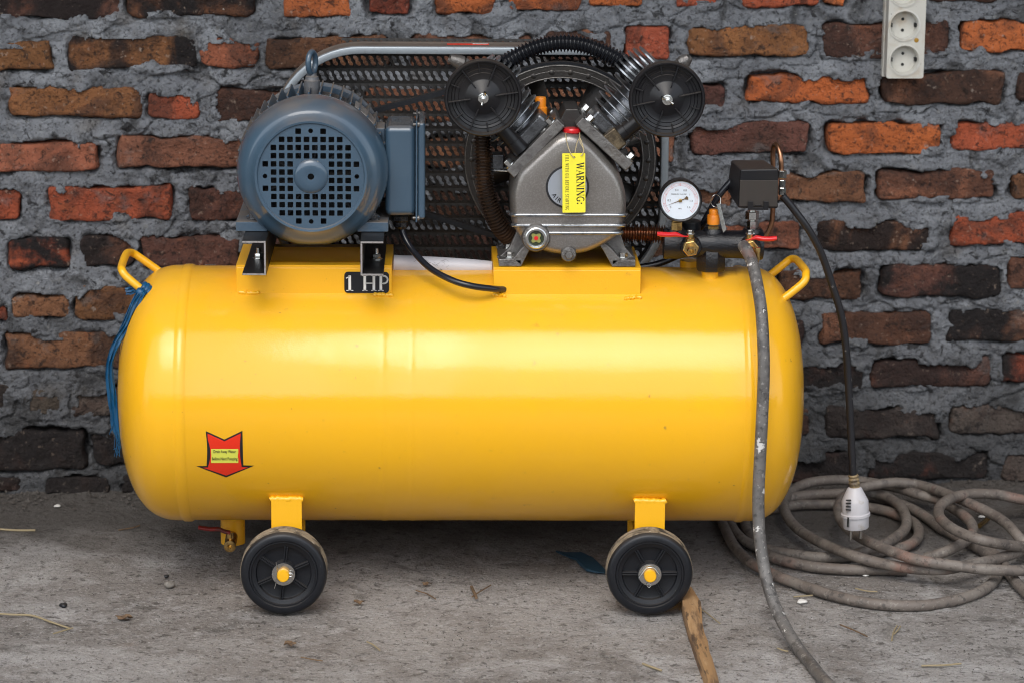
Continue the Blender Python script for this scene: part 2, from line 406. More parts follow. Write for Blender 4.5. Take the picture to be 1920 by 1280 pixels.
# ------------------------------------------------------------------ mesh builder
class MB:
    def __init__(s):
        s.v, s.f = [], []

    def add(s, vs, fs):
        n = len(s.v)
        s.v += [tuple(p) for p in vs]
        s.f += [tuple(i + n for i in f) for f in fs]
        return s

    def obox(s, c, ex, ey, ez):
        c, ex, ey, ez = Vector(c), Vector(ex), Vector(ey), Vector(ez)
        if ex.cross(ey).dot(ez) < 0:
            ex = -ex
        vs = [c + ex * a + ey * b + ez * d for d in (-1, 1) for b in (-1, 1) for a in (-1, 1)]
        return s.add(vs, [(0, 2, 3, 1), (4, 5, 7, 6), (0, 1, 5, 4), (2, 6, 7, 3), (0, 4, 6, 2), (1, 3, 7, 5)])

    def box(s, x0, x1, y0, y1, z0, z1):
        return s.obox(((x0 + x1) / 2, (y0 + y1) / 2, (z0 + z1) / 2), (abs(x1 - x0) / 2, 0, 0), (0, abs(y1 - y0) / 2, 0), (0, 0, abs(z1 - z0) / 2))

    def pbox(s, px0, py0, px1, py1, Yf, Yb):
        mx, my = (px0 + px1) / 2, (py0 + py1) / 2
        return s.box(W(px0, my, Yf).x, W(px1, my, Yf).x, Yf, Yb, W(mx, py1, Yf).z, W(mx, py0, Yf).z)

    def lathe(s, prof, o, axis, n=48, up=None, a0=0.0):
        """prof: list of (radius, height along axis)"""
        o, axis = Vector(o), Vector(axis).normalized()
        t = Vector((0, 0, 1)) if abs(axis.z) < 0.9 else Vector((1, 0, 0))
        ex = t.cross(axis).normalized()
        ey = axis.cross(ex)
        vs, fs = [], []
        for (r, h) in prof:
            for k in range(n):
                a = a0 + 2 * PI * k / n
                vs.append(o + axis * h + (ex * math.cos(a) + ey * math.sin(a)) * r)
        for j in range(len(prof) - 1):
            for k in range(n):
                k2 = (k + 1) % n
                fs.append((j * n + k, j * n + k2, (j + 1) * n + k2, (j + 1) * n + k))
        if prof[0][0] > 1e-6:
            fs.append(tuple(reversed(range(n))))
        if prof[-1][0] > 1e-6:
            fs.append(tuple((len(prof) - 1) * n + k for k in range(n)))
        return s.add(vs, fs)

    def cyl(s, p0, p1, r0, r1=None, n=24, bev=0.0):
        p0, p1 = Vector(p0), Vector(p1)
        r1 = r0 if r1 is None else r1
        L = (p1 - p0).length
        pr = [(r0, 0), (r1, L)] if not bev else [(r0 - bev, 0), (r0, bev), (r1, L - bev), (r1 - bev, L)]
        return s.lathe(pr, p0, p1 - p0, n)

    def tube(s, pts, r, n=12, rf=None, cap=True, closed=False):
        pts = [Vector(p) for p in pts]
        m = len(pts)
        T = []
        for i in range(m):
            a = pts[(i - 1) % m] if (closed or i > 0) else pts[i]
            b = pts[(i + 1) % m] if (closed or i < m - 1) else pts[i]
            T.append((b - a).normalized())
        up = Vector((0, 0, 1)) if abs(T[0].z) < 0.9 else Vector((1, 0, 0))
        nx = T[0].cross(up).normalized()
        vs, fs = [], []
        for i in range(m):
            nx = (nx - T[i] * nx.dot(T[i])).normalized()
            ny = T[i].cross(nx)
            rr = rf(i) if rf else r
            for k in range(n):
                a = 2 * PI * k / n
                vs.append(pts[i] + (nx * math.cos(a) + ny * math.sin(a)) * rr)
        for i in range(m if closed else m - 1):
            i2 = (i + 1) % m
            for k in range(n):
                k2 = (k + 1) % n
                fs.append((i * n + k, i * n + k2, i2 * n + k2, i2 * n + k))
        if cap and not closed:
            fs.append(tuple(reversed(range(n))))
            fs.append(tuple((m - 1) * n + k for k in range(n)))
        return s.add(vs, fs)

    def rings(s, rings, cap0=True, cap1=True):
        n = len(rings[0])
        vs = [p for r in rings for p in r]
        fs = []
        for j in range(len(rings) - 1):
            for k in range(n):
                k2 = (k + 1) % n
                fs.append((j * n + k, j * n + k2, (j + 1) * n + k2, (j + 1) * n + k))
        if cap0:
            fs.append(tuple(reversed(range(n))))
        if cap1:
            fs.append(tuple((len(rings) - 1) * n + k for k in range(n)))
        return s.add(vs, fs)


def spline(ctrl, step=0.004, closed=False):
    P = [Vector(c) for c in ctrl]
    n = len(P)
    out = []
    rng = range(n if closed else n - 1)
    for i in rng:
        p0 = P[(i - 1) % n] if (closed or i > 0) else P[0] * 2 - P[1]
        p1, p2 = P[i], P[(i + 1) % n]
        p3 = P[(i + 2) % n] if (closed or i < n - 2) else P[-1] * 2 - P[-2]
        m = max(2, int((p2 - p1).length / step))
        for k in range(m):
            t = k / m
            out.append(0.5 * ((2 * p1) + (p2 - p0) * t + (2 * p0 - 5 * p1 + 4 * p2 - p3) * t * t + (3 * p1 - p0 - 3 * p2 + p3) * t ** 3))
    if not closed:
        out.append(P[-1].copy())
    return out


def evenly(pts, step):
    out, acc = [pts[0].copy()], 0.0
    for a, b in zip(pts, pts[1:]):
        L = (b - a).length
        while L > 1e-9 and acc + L >= step:
            t = (step - acc) / L
            a = a.lerp(b, t)
            out.append(a.copy())
            L = (b - a).length
            acc = 0.0
        acc += L
    return out


WPOS = {}


def tag(o, label=None, cat=None, group=None, kind=None):
    if label: o['label'] = label
    if cat: o['category'] = cat
    if group: o['group'] = group
    if kind: o['kind'] = kind
    return o


def thing(name, loc, label, cat, group=None):
    o = bpy.data.objects.new(name, None)
    COL.objects.link(o)
    o.empty_display_size = 0.05
    o.location = loc
    WPOS[o.name] = Vector(loc)
    return tag(o, label, cat, group)


def ob(name, m, material, parent=None, smooth=38, bevel=0.0, org=None, mats=None, midx=None, label=None, seg=2):
    vs = [Vector(v) for v in m.v]
    if org is None:
        lo = Vector([min(v[i] for v in vs) for i in range(3)])
        hi = Vector([max(v[i] for v in vs) for i in range(3)])
        org = (lo + hi) / 2
        if parent is None:
            org.z = lo.z
    org = Vector(org)
    me = bpy.data.meshes.new(name)
    me.from_pydata([tuple(v - org) for v in vs], [], m.f)
    me.materials.append(material)
    if mats:
        for x in mats: me.materials.append(x)
    if midx:
        me.polygons.foreach_set('material_index', midx)
    me.update()
    if smooth:
        me.shade_smooth()
        if not bevel:
            me.set_sharp_from_angle(angle=R(smooth))
    o = bpy.data.objects.new(name, me)
    COL.objects.link(o)
    WPOS[o.name] = org
    if parent:
        o.parent = parent
        o.location = org - WPOS[parent.name]
    else:
        o.location = org
    if bevel:
        b = o.modifiers.new('bevel', 'BEVEL')
        b.width = bevel
        b.segments = seg
        b.limit_method = 'ANGLE'
        b.angle_limit = R(35)
        b.harden_normals = True
    if label: o['label'] = label
    return o


def copy_tree(o, parent=None, loc=None):
    c = o.copy()
    COL.objects.link(c)
    c.parent = parent
    WPOS[c.name] = (WPOS[parent.name] + Vector(loc if loc else o.location)) if parent else Vector(loc)
    if loc is not None:
        c.location = loc
    for ch in list(o.children):
        copy_tree(ch, c)
    return c


def cdt(outline, holes=(), extra=()):
    vs, es = [], []
    for lp in [outline] + list(holes):
        n = len(vs)
        vs += [Vector(p) for p in lp]
        es += [(n + i, n + (i + 1) % len(lp)) for i in range(len(lp))]
    vs += [Vector(p) for p in extra]
    ov, oe, of, *_ = delaunay_2d_cdt(vs, es, [], 0, 1e-7)

    def inside(p, lp):
        c = False
        j = len(lp) - 1
        for i in range(len(lp)):
            if (lp[i][1] > p[1]) != (lp[j][1] > p[1]) and p[0] < (lp[j][0] - lp[i][0]) * (p[1] - lp[i][1]) / (lp[j][1] - lp[i][1]) + lp[i][0]:
                c = not c
            j = i
        return c
    fo = []
    hb = [(min(p[0] for p in h), max(p[0] for p in h), min(p[1] for p in h), max(p[1] for p in h), h) for h in holes]
    for f in of:
        c = sum((ov[i] for i in f), Vector((0, 0))) / len(f)
        if not inside(c, outline):
            continue
        if any(a <= c[0] <= b and d <= c[1] <= e and inside(c, h) for a, b, d, e, h in hb):
            continue
        fo.append(tuple(f))
    return [tuple(v) for v in ov], fo


def plate(m, outline, holes, o, ex, ey, thick):
    """flat sheet with holes: ex, ey span it, thickness goes along ex x ey"""
    o, ex, ey = Vector(o), Vector(ex), Vector(ey)
    ez = ex.cross(ey).normalized()
    v2, f2 = cdt(outline, holes)
    T = lambda p, d: o + ex * p[0] + ey * p[1] + ez * d
    m.add([T(p, 0) for p in v2], [tuple(reversed(f)) for f in f2])
    m.add([T(p, thick) for p in v2], f2)
    for k, lp in enumerate([outline] + list(holes)):
        n = len(lp)
        vs = [T(p, 0) for p in lp] + [T(p, thick) for p in lp]
        fs = [(i, (i + 1) % n, n + (i + 1) % n, n + i) for i in range(n)]
        m.add(vs, fs)
    return m


def circ(cx, cy, r, n=24, a0=0.0):
    return [(cx + r * math.cos(a0 + 2 * PI * k / n), cy + r * math.sin(a0 + 2 * PI * k / n)) for k in range(n)]


def rrect(x0, x1, y0, y1, r, n=6):
    pts = []
    for cx, cy, a in ((x1 - r, y1 - r, 0), (x0 + r, y1 - r, 90), (x0 + r, y0 + r, 180), (x1 - r, y0 + r, 270)):
        for k in range(n + 1):
            t = R(a + 90 * k / n)
            pts.append((cx + r * math.cos(t), cy + r * math.sin(t)))
    return pts


def resample2(pts, n):
    P = spline([(p[0], p[1], 0) for p in pts], 1.0, True)
    P.append(P[0])
    L = [0]
    for a, b in zip(P, P[1:]):
        L.append(L[-1] + (b - a).length)
    out, j = [], 0
    for k in range(n):
        t = L[-1] * k / n
        while L[j + 1] < t: j += 1
        f = (t - L[j]) / max(1e-9, L[j + 1] - L[j])
        q = P[j].lerp(P[j + 1], f)
        out.append((q.x, q.y))
    return out


_tc = {}


def text2d(s, size, font_spacing=1.0):
    """flat text as (verts2d centred, faces)"""
    key = (s, size, font_spacing)
    if key in _tc: return _tc[key]
    c = bpy.data.curves.new('t', 'FONT')
    c.body = s
    c.size = size
    c.offset = size * 0.012
    c.space_character = font_spacing
    c.resolution_u = 3
    o = bpy.data.objects.new('t', c)
    COL.objects.link(o)
    dg = bpy.context.evaluated_depsgraph_get()
    me = bpy.data.meshes.new_from_object(o.evaluated_get(dg))
    v = [(p.co.x, p.co.y) for p in me.vertices]
    f = [tuple(p.vertices) for p in me.polygons]
    bpy.data.objects.remove(o)
    bpy.data.curves.remove(c)
    bpy.data.meshes.remove(me)
    mx = (min(p[0] for p in v) + max(p[0] for p in v)) / 2
    my = (min(p[1] for p in v) + max(p[1] for p in v)) / 2
    v = [(p[0] - mx, p[1] - my) for p in v]
    _tc[key] = (v, f)
    return v, f


# serif letters drawn as strokes: lists of (points, width)
_T, _t = 0.17, 0.06
def _ser(x, y, w=0.30): return ([(x - w / 2, y), (x + w / 2, y)], 0.05)
def _arc(cx, cy, rx, ry, a0, a1, n=10): return [(cx + rx * math.cos(R(a0 + (a1 - a0) * k / n)), cy + ry * math.sin(R(a0 + (a1 - a0) * k / n))) for k in range(n + 1)]
GL = {
    ' ': (0.4, []),
    '1': (0.6, [([(.33, .03), (.33, .95)], _T), _ser(.33, .03, .42), ([(.1, .8), (.33, .93)], _t)]),
    'H': (0.95, [([(.18, .03), (.18, .97)], _T), ([(.74, .03), (.74, .97)], _T), ([(.18, .5), (.74, .5)], _t), _ser(.18, .03), _ser(.18, .97), _ser(.74, .03), _ser(.74, .97)]),
    'P': (0.8, [([(.18, .03), (.18, .97)], _T), _ser(.18, .03, .34), _ser(.12, .97, .22), (_arc(.34, .72, .26, .24, 90, -90), .11), ([(.18, .96), (.36, .96)], _t), ([(.18, .48), (.36, .48)], _t)]),
    'R': (0.85, [([(.18, .03), (.18, .97)], _T), _ser(.18, .03, .34), _ser(.12, .97, .22), (_arc(.34, .73, .24, .23, 90, -90), .11), ([(.18, .96), (.36, .96)], _t), ([(.18, .5), (.36, .5)], _t), ([(.38, .5), (.68, .03)], .15), _ser(.7, .03, .2)]),
    'W': (1.15, [([(.12, .97), (.36, .03)], .15), ([(.36, .03), (.56, .9)], _t), ([(.54, .97), (.78, .03)], .15), ([(.78, .03), (.99, .97)], _t), _ser(.12, .97, .28), _ser(.99, .97, .22)]),
    'A': (0.9, [([(.1, .03), (.42, .95)], _t), ([(.42, .97), (.72, .03)], .16), ([(.2, .34), (.6, .34)], _t), _ser(.1, .03, .24), _ser(.72, .03, .28)]),
    'N': (0.95, [([(.17, .03), (.17, .97)], _t), ([(.17, .97), (.74, .03)], .16), ([(.74, .03), (.74, .97)], _t), _ser(.17, .03, .26), _ser(.12, .97, .24), _ser(.74, .97, .26)]),
    'I': (0.45, [([(.2, .03), (.2, .97)], _T), _ser(.2, .03), _ser(.2, .97)]),
    'G': (0.9, [(_arc(.45, .5, .35, .46, 55, 305, 16), .12), ([(.68, .1), (.68, .42)], .13), _ser(.66, .43, .26)]),
    ':': (0.4, [([(.18, .05), (.18, .2)], .16), ([(.18, .55), (.18, .7)], .16)]),
    'F': (0.75, [([(.18, .03), (.18, .97)], _T), _ser(.18, .03, .34), ([(.05, .96), (.62, .96)], _t), ([(.18, .52), (.48, .52)], _t), ([(.62, .96), (.62, .74)], _t)]),
    'E': (0.8, [([(.18, .03), (.18, .97)], _T), ([(.05, .96), (.64, .96)], _t), ([(.05, .04), (.66, .04)], _t), ([(.18, .52), (.48, .52)], _t), ([(.64, .96), (.64, .76)], _t), ([(.66, .04), (.66, .26)], _t)]),
    'L': (0.75, [([(.18, .03), (.18, .97)], _T), _ser(.18, .97, .34), ([(.05, .04), (.62, .04)], _t), ([(.62, .04), (.62, .28)], _t)]),
    'T': (0.8, [([(.38, .03), (.38, .97)], _T), _ser(.38, .03, .34), ([(.06, .96), (.7, .96)], _t), ([(.06, .96), (.06, .74)], _t), ([(.7, .96), (.7, .74)], _t)]),
    'O': (0.9, [(_arc(.42, .5, .32, .46, 0, 360, 18), .12)]),
    'B': (0.8, [([(.18, .03), (.18, .97)], _T), (_arc(.34, .74, .22, .22, 90, -90), .1), (_arc(.36, .27, .26, .24, 90, -90), .11), ([(.08, .96), (.36, .96)], _t), ([(.18, .51), (.36, .51)], _t), ([(.08, .04), (.36, .04)], _t)]),
    'S': (0.7, [(_arc(.34, .73, .22, .22, 30, 250, 10) + _arc(.34, .27, .24, .24, 80, -150, 10), .12)]),
}


def serif(s, h, bold=1.0, track=0.0):
    vs, fs, x = [], [], 0.0
    for ch in s:
        w, st = GL[ch]
        for pts, wd_ in st:
            wd_ *= bold
            for a, b in zip(pts, pts[1:]):
                d = Vector((b[0] - a[0], b[1] - a[1]))
                L = d.length
                if L < 1e-6: continue
                d /= L
                nrm = Vector((-d.y, d.x)) * wd_ / 2
                e = d * wd_ * 0.15
                n = len(vs)
                for q in (Vector(a) - nrm - e, Vector(b) - nrm + e, Vector(b) + nrm + e, Vector(a) + nrm - e):
                    vs.append(((x + q.x) * h, q.y * h))
                fs.append((n, n + 1, n + 2, n + 3))
        x += w + track
    mx = x * h / 2
    return [(p[0] - mx, p[1] - h / 2) for p in vs], fs


def flat(m, vf, o, ex, ey, lift=0.0):
    ez = Vector(ex).cross(Vector(ey)).normalized()
    return m.add([Vector(o) + Vector(ex) * p[0] + Vector(ey) * p[1] + ez * lift for p in vf[0]], vf[1])


X, Yv, Z = Vector((1, 0, 0)), Vector((0, 1, 0)), Vector((0, 0, 1))
FRONT = Vector((0, -1, 0))


def hexbolt(m, p, axis, r, h, washer=True, stud=0.0):
    p, axis = Vector(p), Vector(axis).normalized()
    o = p
    if washer:
        m.lathe([(r * 1.45, 0), (r * 1.45, r * 0.22)], o, axis, 20)
        o = o + axis * r * 0.22
    m.lathe([(r, 0), (r, h * 0.85), (r * 0.86, h)], o, axis, 6, a0=0.3)
    if stud:
        m.lathe([(r * 0.52, h), (r * 0.52, h + stud), (r * 0.4, h + stud + r * 0.1)], o, axis, 12)
    return m

exec_parts = []

# ================================================================== WALL
# every brick: x0, y0, x1, y1 (where it sits in the wall), colour key, soot
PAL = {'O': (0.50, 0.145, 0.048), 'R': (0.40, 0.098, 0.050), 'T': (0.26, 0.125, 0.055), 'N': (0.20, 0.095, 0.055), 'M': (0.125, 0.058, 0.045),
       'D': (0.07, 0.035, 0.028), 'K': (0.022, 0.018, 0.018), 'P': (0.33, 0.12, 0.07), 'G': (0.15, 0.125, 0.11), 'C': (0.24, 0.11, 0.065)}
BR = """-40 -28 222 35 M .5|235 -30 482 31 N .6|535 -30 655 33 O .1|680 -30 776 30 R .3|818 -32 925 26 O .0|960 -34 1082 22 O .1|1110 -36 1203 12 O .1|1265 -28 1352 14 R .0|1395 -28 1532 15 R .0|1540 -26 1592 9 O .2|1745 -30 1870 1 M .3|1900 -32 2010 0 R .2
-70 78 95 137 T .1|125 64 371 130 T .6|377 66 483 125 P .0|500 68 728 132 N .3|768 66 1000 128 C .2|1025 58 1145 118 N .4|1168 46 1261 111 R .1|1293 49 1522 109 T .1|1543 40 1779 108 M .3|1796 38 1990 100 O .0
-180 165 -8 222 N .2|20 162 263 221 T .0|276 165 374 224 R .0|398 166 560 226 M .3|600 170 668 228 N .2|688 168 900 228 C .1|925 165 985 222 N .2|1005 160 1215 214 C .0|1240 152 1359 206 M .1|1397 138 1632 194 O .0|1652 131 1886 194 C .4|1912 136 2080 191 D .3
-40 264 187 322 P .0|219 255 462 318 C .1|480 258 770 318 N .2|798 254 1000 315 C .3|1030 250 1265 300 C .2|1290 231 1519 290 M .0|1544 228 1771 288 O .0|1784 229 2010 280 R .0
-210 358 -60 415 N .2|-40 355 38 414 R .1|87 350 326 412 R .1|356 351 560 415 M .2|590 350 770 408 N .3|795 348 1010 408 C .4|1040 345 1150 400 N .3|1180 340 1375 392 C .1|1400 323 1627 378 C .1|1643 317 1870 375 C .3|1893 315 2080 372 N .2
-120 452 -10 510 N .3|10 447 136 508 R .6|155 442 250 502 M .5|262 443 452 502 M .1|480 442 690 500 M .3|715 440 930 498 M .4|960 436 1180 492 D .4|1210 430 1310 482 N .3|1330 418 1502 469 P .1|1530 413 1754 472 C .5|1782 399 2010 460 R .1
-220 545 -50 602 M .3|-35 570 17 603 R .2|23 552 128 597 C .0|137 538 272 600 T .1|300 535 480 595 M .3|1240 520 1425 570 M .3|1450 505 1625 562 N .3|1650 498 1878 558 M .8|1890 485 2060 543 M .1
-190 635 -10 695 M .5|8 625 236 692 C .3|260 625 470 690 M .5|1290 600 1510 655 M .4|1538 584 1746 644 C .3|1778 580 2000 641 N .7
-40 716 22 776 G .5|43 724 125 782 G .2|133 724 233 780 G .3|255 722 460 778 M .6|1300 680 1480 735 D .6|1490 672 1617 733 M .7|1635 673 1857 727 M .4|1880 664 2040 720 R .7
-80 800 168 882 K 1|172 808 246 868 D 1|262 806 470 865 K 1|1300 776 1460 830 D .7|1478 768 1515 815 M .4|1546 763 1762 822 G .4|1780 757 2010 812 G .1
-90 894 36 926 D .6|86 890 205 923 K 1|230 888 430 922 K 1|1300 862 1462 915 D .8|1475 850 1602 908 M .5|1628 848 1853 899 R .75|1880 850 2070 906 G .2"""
bricks = []
for row in BR.split('\n'):
    for q in row.split('|'):
        a = q.split()
        bricks.append(([float(t) for t in a[:4]], a[4], float(a[5])))
rs = random.Random(3)
# bricks beyond the frame and behind the tank, laid in the same courses
ROWS = [(-32, 31), (66, 128), (163, 222), (256, 317), (350, 411), (442, 500), (536, 596), (628, 688), (720, 778), (806, 866), (886, 922)]


def fillrow(xa, xb, y0, y1, keys, soot, slope=-0.013):
    x = xa + rs.uniform(0, 60)
    while x < xb - 60:
        w = rs.choice([235, 228, 240, 105, 215])
        w = min(w, xb - x)
        dy = slope * (x + w / 2 - 100)
        bricks.append(([x, y0 + dy + rs.uniform(-4, 4), x + w, y1 + dy + rs.uniform(-4, 4)], rs.choice(keys), rs.uniform(0, soot)))
        x += w + rs.uniform(14, 34)


for i, (y0, y1) in enumerate(ROWS):
    dark = i > 6
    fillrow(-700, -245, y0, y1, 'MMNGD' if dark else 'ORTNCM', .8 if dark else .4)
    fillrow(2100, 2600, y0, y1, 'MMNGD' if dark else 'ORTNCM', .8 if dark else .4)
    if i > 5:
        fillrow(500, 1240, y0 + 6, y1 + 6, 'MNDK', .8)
for k in (1, 2, 3):
    fillrow(-700, 2600, -32 - 95 * k, 31 - 95 * k, 'ORTNCM', .5)

wall = thing('brick_wall', WO + WU * 0.8, 'old wall of rough red and brown bricks in thick grey mortar behind the compressor', 'wall')
rects = []
for k, (q, key, soot) in enumerate(bricks):
    x0, y0, x1, y1 = q
    ua, va = wall_uv(x0, (y0 + y1) / 2)
    ub, vb = wall_uv(x1, (y0 + y1) / 2)
    _, vt = wall_uv((x0 + x1) / 2, y0)
    _, vl = wall_uv((x0 + x1) / 2, y1)
    uc, vc = (ua + ub) / 2, (vt + vl) / 2
    if vl < 0.004:
        vl = 0.004
        vc = (vt + vl) / 2
    hw, hh = (ub - ua) / 2, (vt - vl) / 2
    ang = (0.9 if uc < 0.6 else 0.4) * rs.uniform(-0.018, 0.018)
    rects.append((uc, vc, hw, hh, ang, key, soot, k))

nx_, ny_ = 34, 13
ga = np.sin(np.linspace(-1, 1, nx_) * PI / 2 * 0.86) / math.sin(PI / 2 * 0.86)
gb = np.sin(np.linspace(-1, 1, ny_) * PI / 2 * 0.82) / math.sin(PI / 2 * 0.82)
ga = np.sign(ga) * (np.abs(ga) * 0.55 + 0.45 * np.abs(np.linspace(-1, 1, nx_)))
A, B = np.meshgrid(ga, gb)
bf = [(j * nx_ + i, j * nx_ + i + 1, (j + 1) * nx_ + i + 1, (j + 1) * nx_ + i) for j in range(ny_ - 1) for i in range(nx_ - 1)]
bord = [i for i in range(nx_)] + [j * nx_ + nx_ - 1 for j in range(1, ny_)] + [(ny_ - 1) * nx_ + i for i in range(nx_ - 2, -1, -1)] + [j * nx_ for j in range(ny_ - 2, 0, -1)]
for (uc, vc, hw, hh, ang, key, soot, k) in rects:
    rc = min(hh * rs.uniform(0.15, 0.6), 0.016)
    x, y = A * hw, B * hh
    qx, qy = np.abs(x) - (hw - rc), np.abs(y) - (hh - rc)
    cm = (qx > 0) & (qy > 0)
    L = np.hypot(qx, qy) + 1e-9
    f = np.maximum(qx, qy) / L
    x = np.where(cm, np.sign(x) * (hw - rc + qx * f), x)
    y = np.where(cm, np.sign(y) * (hh - rc + qy * f), y)
    e = np.clip(1 - np.minimum(hw - np.abs(x), hh - np.abs(y)) / 0.012, 0, 1)
    wx, wy = x + k * 3.7, y + k * 1.9
    x = x + e * (fbm(wx * 30, wy * 30, 3, 4) * 0.0065) + np.sign(x) * (np.abs(x) / hw) ** 3 * fbm(wy * 13, wy * 0 + k, 9, 3) * 0.012
    y = y + e * (fbm(wx * 30, wy * 30, 8, 4) * 0.0085) + fbm(wx * 7, wy * 0 + 3, 5, 2) * 0.003 + np.where(y > 0, 1, .4) * (np.abs(y) / hh) * fbm(wx * 11, np.sign(y) * 3 + wy * 0, 14, 4) * 0.008
    d = np.minimum(hw - np.abs(A * hw), hh - np.abs(B * hh))
    edge = np.clip(d / rs.uniform(0.003, 0.0065), 0, 1)
    prof = np.sqrt(np.clip(1 - (1 - edge) ** 2, 0, 1))
    prot = rs.uniform(0.0015, 0.0075)
    hgt = -0.010 + (0.010 + prot) * prof + fbm(wx * 22, wy * 22, 1, 5, 0.6) * 0.0075 + fbm(wx * 90, wy * 90, 2, 3) * 0.0028
    hgt = hgt - y / hh * rs.uniform(0.0, 0.0025) + x / hw * rs.uniform(-0.002, 0.002)
    ca, sa = math.cos(ang), math.sin(ang)
    m = MB()
    uu = (x * ca - y * sa).ravel()
    vv = (x * sa + y * ca).ravel()
    hf = hgt.ravel()
    c = wall_pt(uc, vc)
    P = [tuple(WU * u + Z * v + WN * h) for u, v, h in zip(uu, vv, hf)]
    n0 = len(P)
    P += [tuple(WU * (uu[i] * 0.99) + Z * (vv[i] * 0.98) - WN * 0.055) for i in bord]
    nb = len(bord)
    fs = list(bf) + [(bord[(i + 1) % nb], bord[i], n0 + i, n0 + (i + 1) % nb) for i in range(nb)]
    me = bpy.data.meshes.new('brick')
    me.from_pydata(P, [], fs)
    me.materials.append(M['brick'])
    me.shade_smooth()
    o = bpy.data.objects.new('brick', me)
    COL.objects.link(o)
    o.parent = wall
    o.location = c - WPOS[wall.name]
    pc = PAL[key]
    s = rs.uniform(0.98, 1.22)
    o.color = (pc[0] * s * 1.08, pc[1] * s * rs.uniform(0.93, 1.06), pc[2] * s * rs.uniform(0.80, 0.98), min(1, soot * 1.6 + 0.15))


def tensor_mesh(name, xs, ys, hfun, place, material, parent=None, smooth=True, kind=None):
    Xg, Yg = np.meshgrid(xs, ys)
    H = hfun(Xg, Yg)
    V = place(Xg, Yg, H).reshape(-1, 3).astype(np.float32)
    nx, ny = len(xs), len(ys)
    i, j = np.meshgrid(np.arange(nx - 1), np.arange(ny - 1))
    a = (j * nx + i).ravel()
    F = np.stack([a, a + 1, a + 1 + nx, a + nx], 1).astype(np.int32)
    me = bpy.data.meshes.new(name)
    me.vertices.add(len(V))
    me.vertices.foreach_set('co', V.ravel())
    me.loops.add(F.size)
    me.loops.foreach_set('vertex_index', F.ravel())
    me.polygons.add(len(F))
    me.polygons.foreach_set('loop_start', np.arange(0, F.size, 4, dtype=np.int32))
    me.update(calc_edges=True)
    me.validate()
    me.materials.append(material)
    if smooth: me.shade_smooth()
    o = bpy.data.objects.new(name, me)
    COL.objects.link(o)
    if parent:
        o.parent = parent
        o.location = -WPOS[parent.name]
    if kind: o['kind'] = kind
    return o


def graded(lo, hi, step, far_lo, far_hi, g=1.35):
    v = list(np.arange(lo, hi + step / 2, step))
    s, x, a = step, lo, []
    while x > far_lo:
        s *= g
        x = max(far_lo, x - s)
        a.append(x)
    b, s, x = [], step, v[-1]
    while x < far_hi:
        s *= g
        x = min(far_hi, x + s)
        b.append(x)
    return np.array(a[::-1] + v + b)


u0, _ = wall_uv(-60, 500)
u1, _ = wall_uv(1990, 500)
_, vtop = wall_uv(960, -40)


def wall_h(u, v):
    f1, f2, cid = worley(u * 11 + fbm(u * 14, v * 14, 4, 3) * 0.5, v * 21 + fbm(u * 14, v * 14, 6, 3) * 0.5, 2)
    crack = np.clip((f2 - f1) / 0.10, 0, 1)
    sel = (vn(u * 5, v * 9, 31) > 0.42)
    h = fbm(u * 15, v * 22, 1, 6, 0.62) * 0.0105 + (cid - 0.5) * 0.0055 + 0.0025 + fbm(u * 90, v * 90, 12, 3) * 0.0018
    h = h - np.where(sel, (1 - crack) * 0.006, (1 - crack) * 0.0015) + 0.0005
    wob = fbm(u * 34, v * 34, 17, 4) * 0.0095
    gapn = np.clip(fbm(u * 24, v * 24, 23, 4) * 3.2 + 0.30, 0, 1)
    for (uc, vc, hw, hh, ang, key, soot, k) in rects:
        sl = (np.abs(u - uc) < hw + 0.03) & (np.abs(v - vc) < hh + 0.03)
        if not sl.any(): continue
        du, dv = u[sl] - uc, v[sl] - vc
        x = du * math.cos(ang) + dv * math.sin(ang)
        y = -du * math.sin(ang) + dv * math.cos(ang)
        rc = 0.012
        qx, qy = np.abs(x) - hw + rc, np.abs(y) - hh + rc
        d = np.hypot(np.maximum(qx, 0), np.maximum(qy, 0)) + np.minimum(np.maximum(qx, qy), 0) - rc + wob[sl]
        sm = np.clip(fbm(u[sl] * 15, v[sl] * 18, 61, 4) * 3.5 - 0.15 + np.where(dv > 0, .25, -.25), 0, 1)
        g = np.clip(1 - (d - 0.0005) / 0.0038, 0, 1) * (1 - sm)
        lower = np.where(dv < 0, 1.0, 0.35)
        hs_ = h[sl] - g * gapn[sl] * 0.011 * lower
        dd_ = -0.001 - sm * 0.012
        hs_ = hs_ + np.where((d < 0.004) & (d > dd_), sm * 0.006, 0)
        hs_ = np.where(d < dd_, np.minimum(hs_, -0.008 - np.clip((dd_ - d) / 0.006, 0, 1) * 0.02), hs_)
        h[sl] = hs_
    return h


O_ = np.array(WO)
UU_ = np.array(WU)
NN_ = np.array(WN)


def wall_place(u, v, h):
    return O_ + u[..., None] * UU_ + v[..., None] * np.array([0, 0, 1.0]) + h[..., None] * NN_


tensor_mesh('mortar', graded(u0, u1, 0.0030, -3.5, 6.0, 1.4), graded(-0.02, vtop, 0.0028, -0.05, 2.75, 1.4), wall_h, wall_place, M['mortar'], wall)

# ================================================================== GROUND
rg = random.Random(11)


CRACKS = [(G(1500, 1148).x, G(1500, 1148).y, G(1570, 1168).x, G(1570, 1168).y), (G(1570, 1168).x, G(1570, 1168).y, G(1640, 1200).x, G(1640, 1200).y),
          (G(1380, 1108).x, G(1380, 1108).y, G(1425, 1120).x, G(1425, 1120).y)]


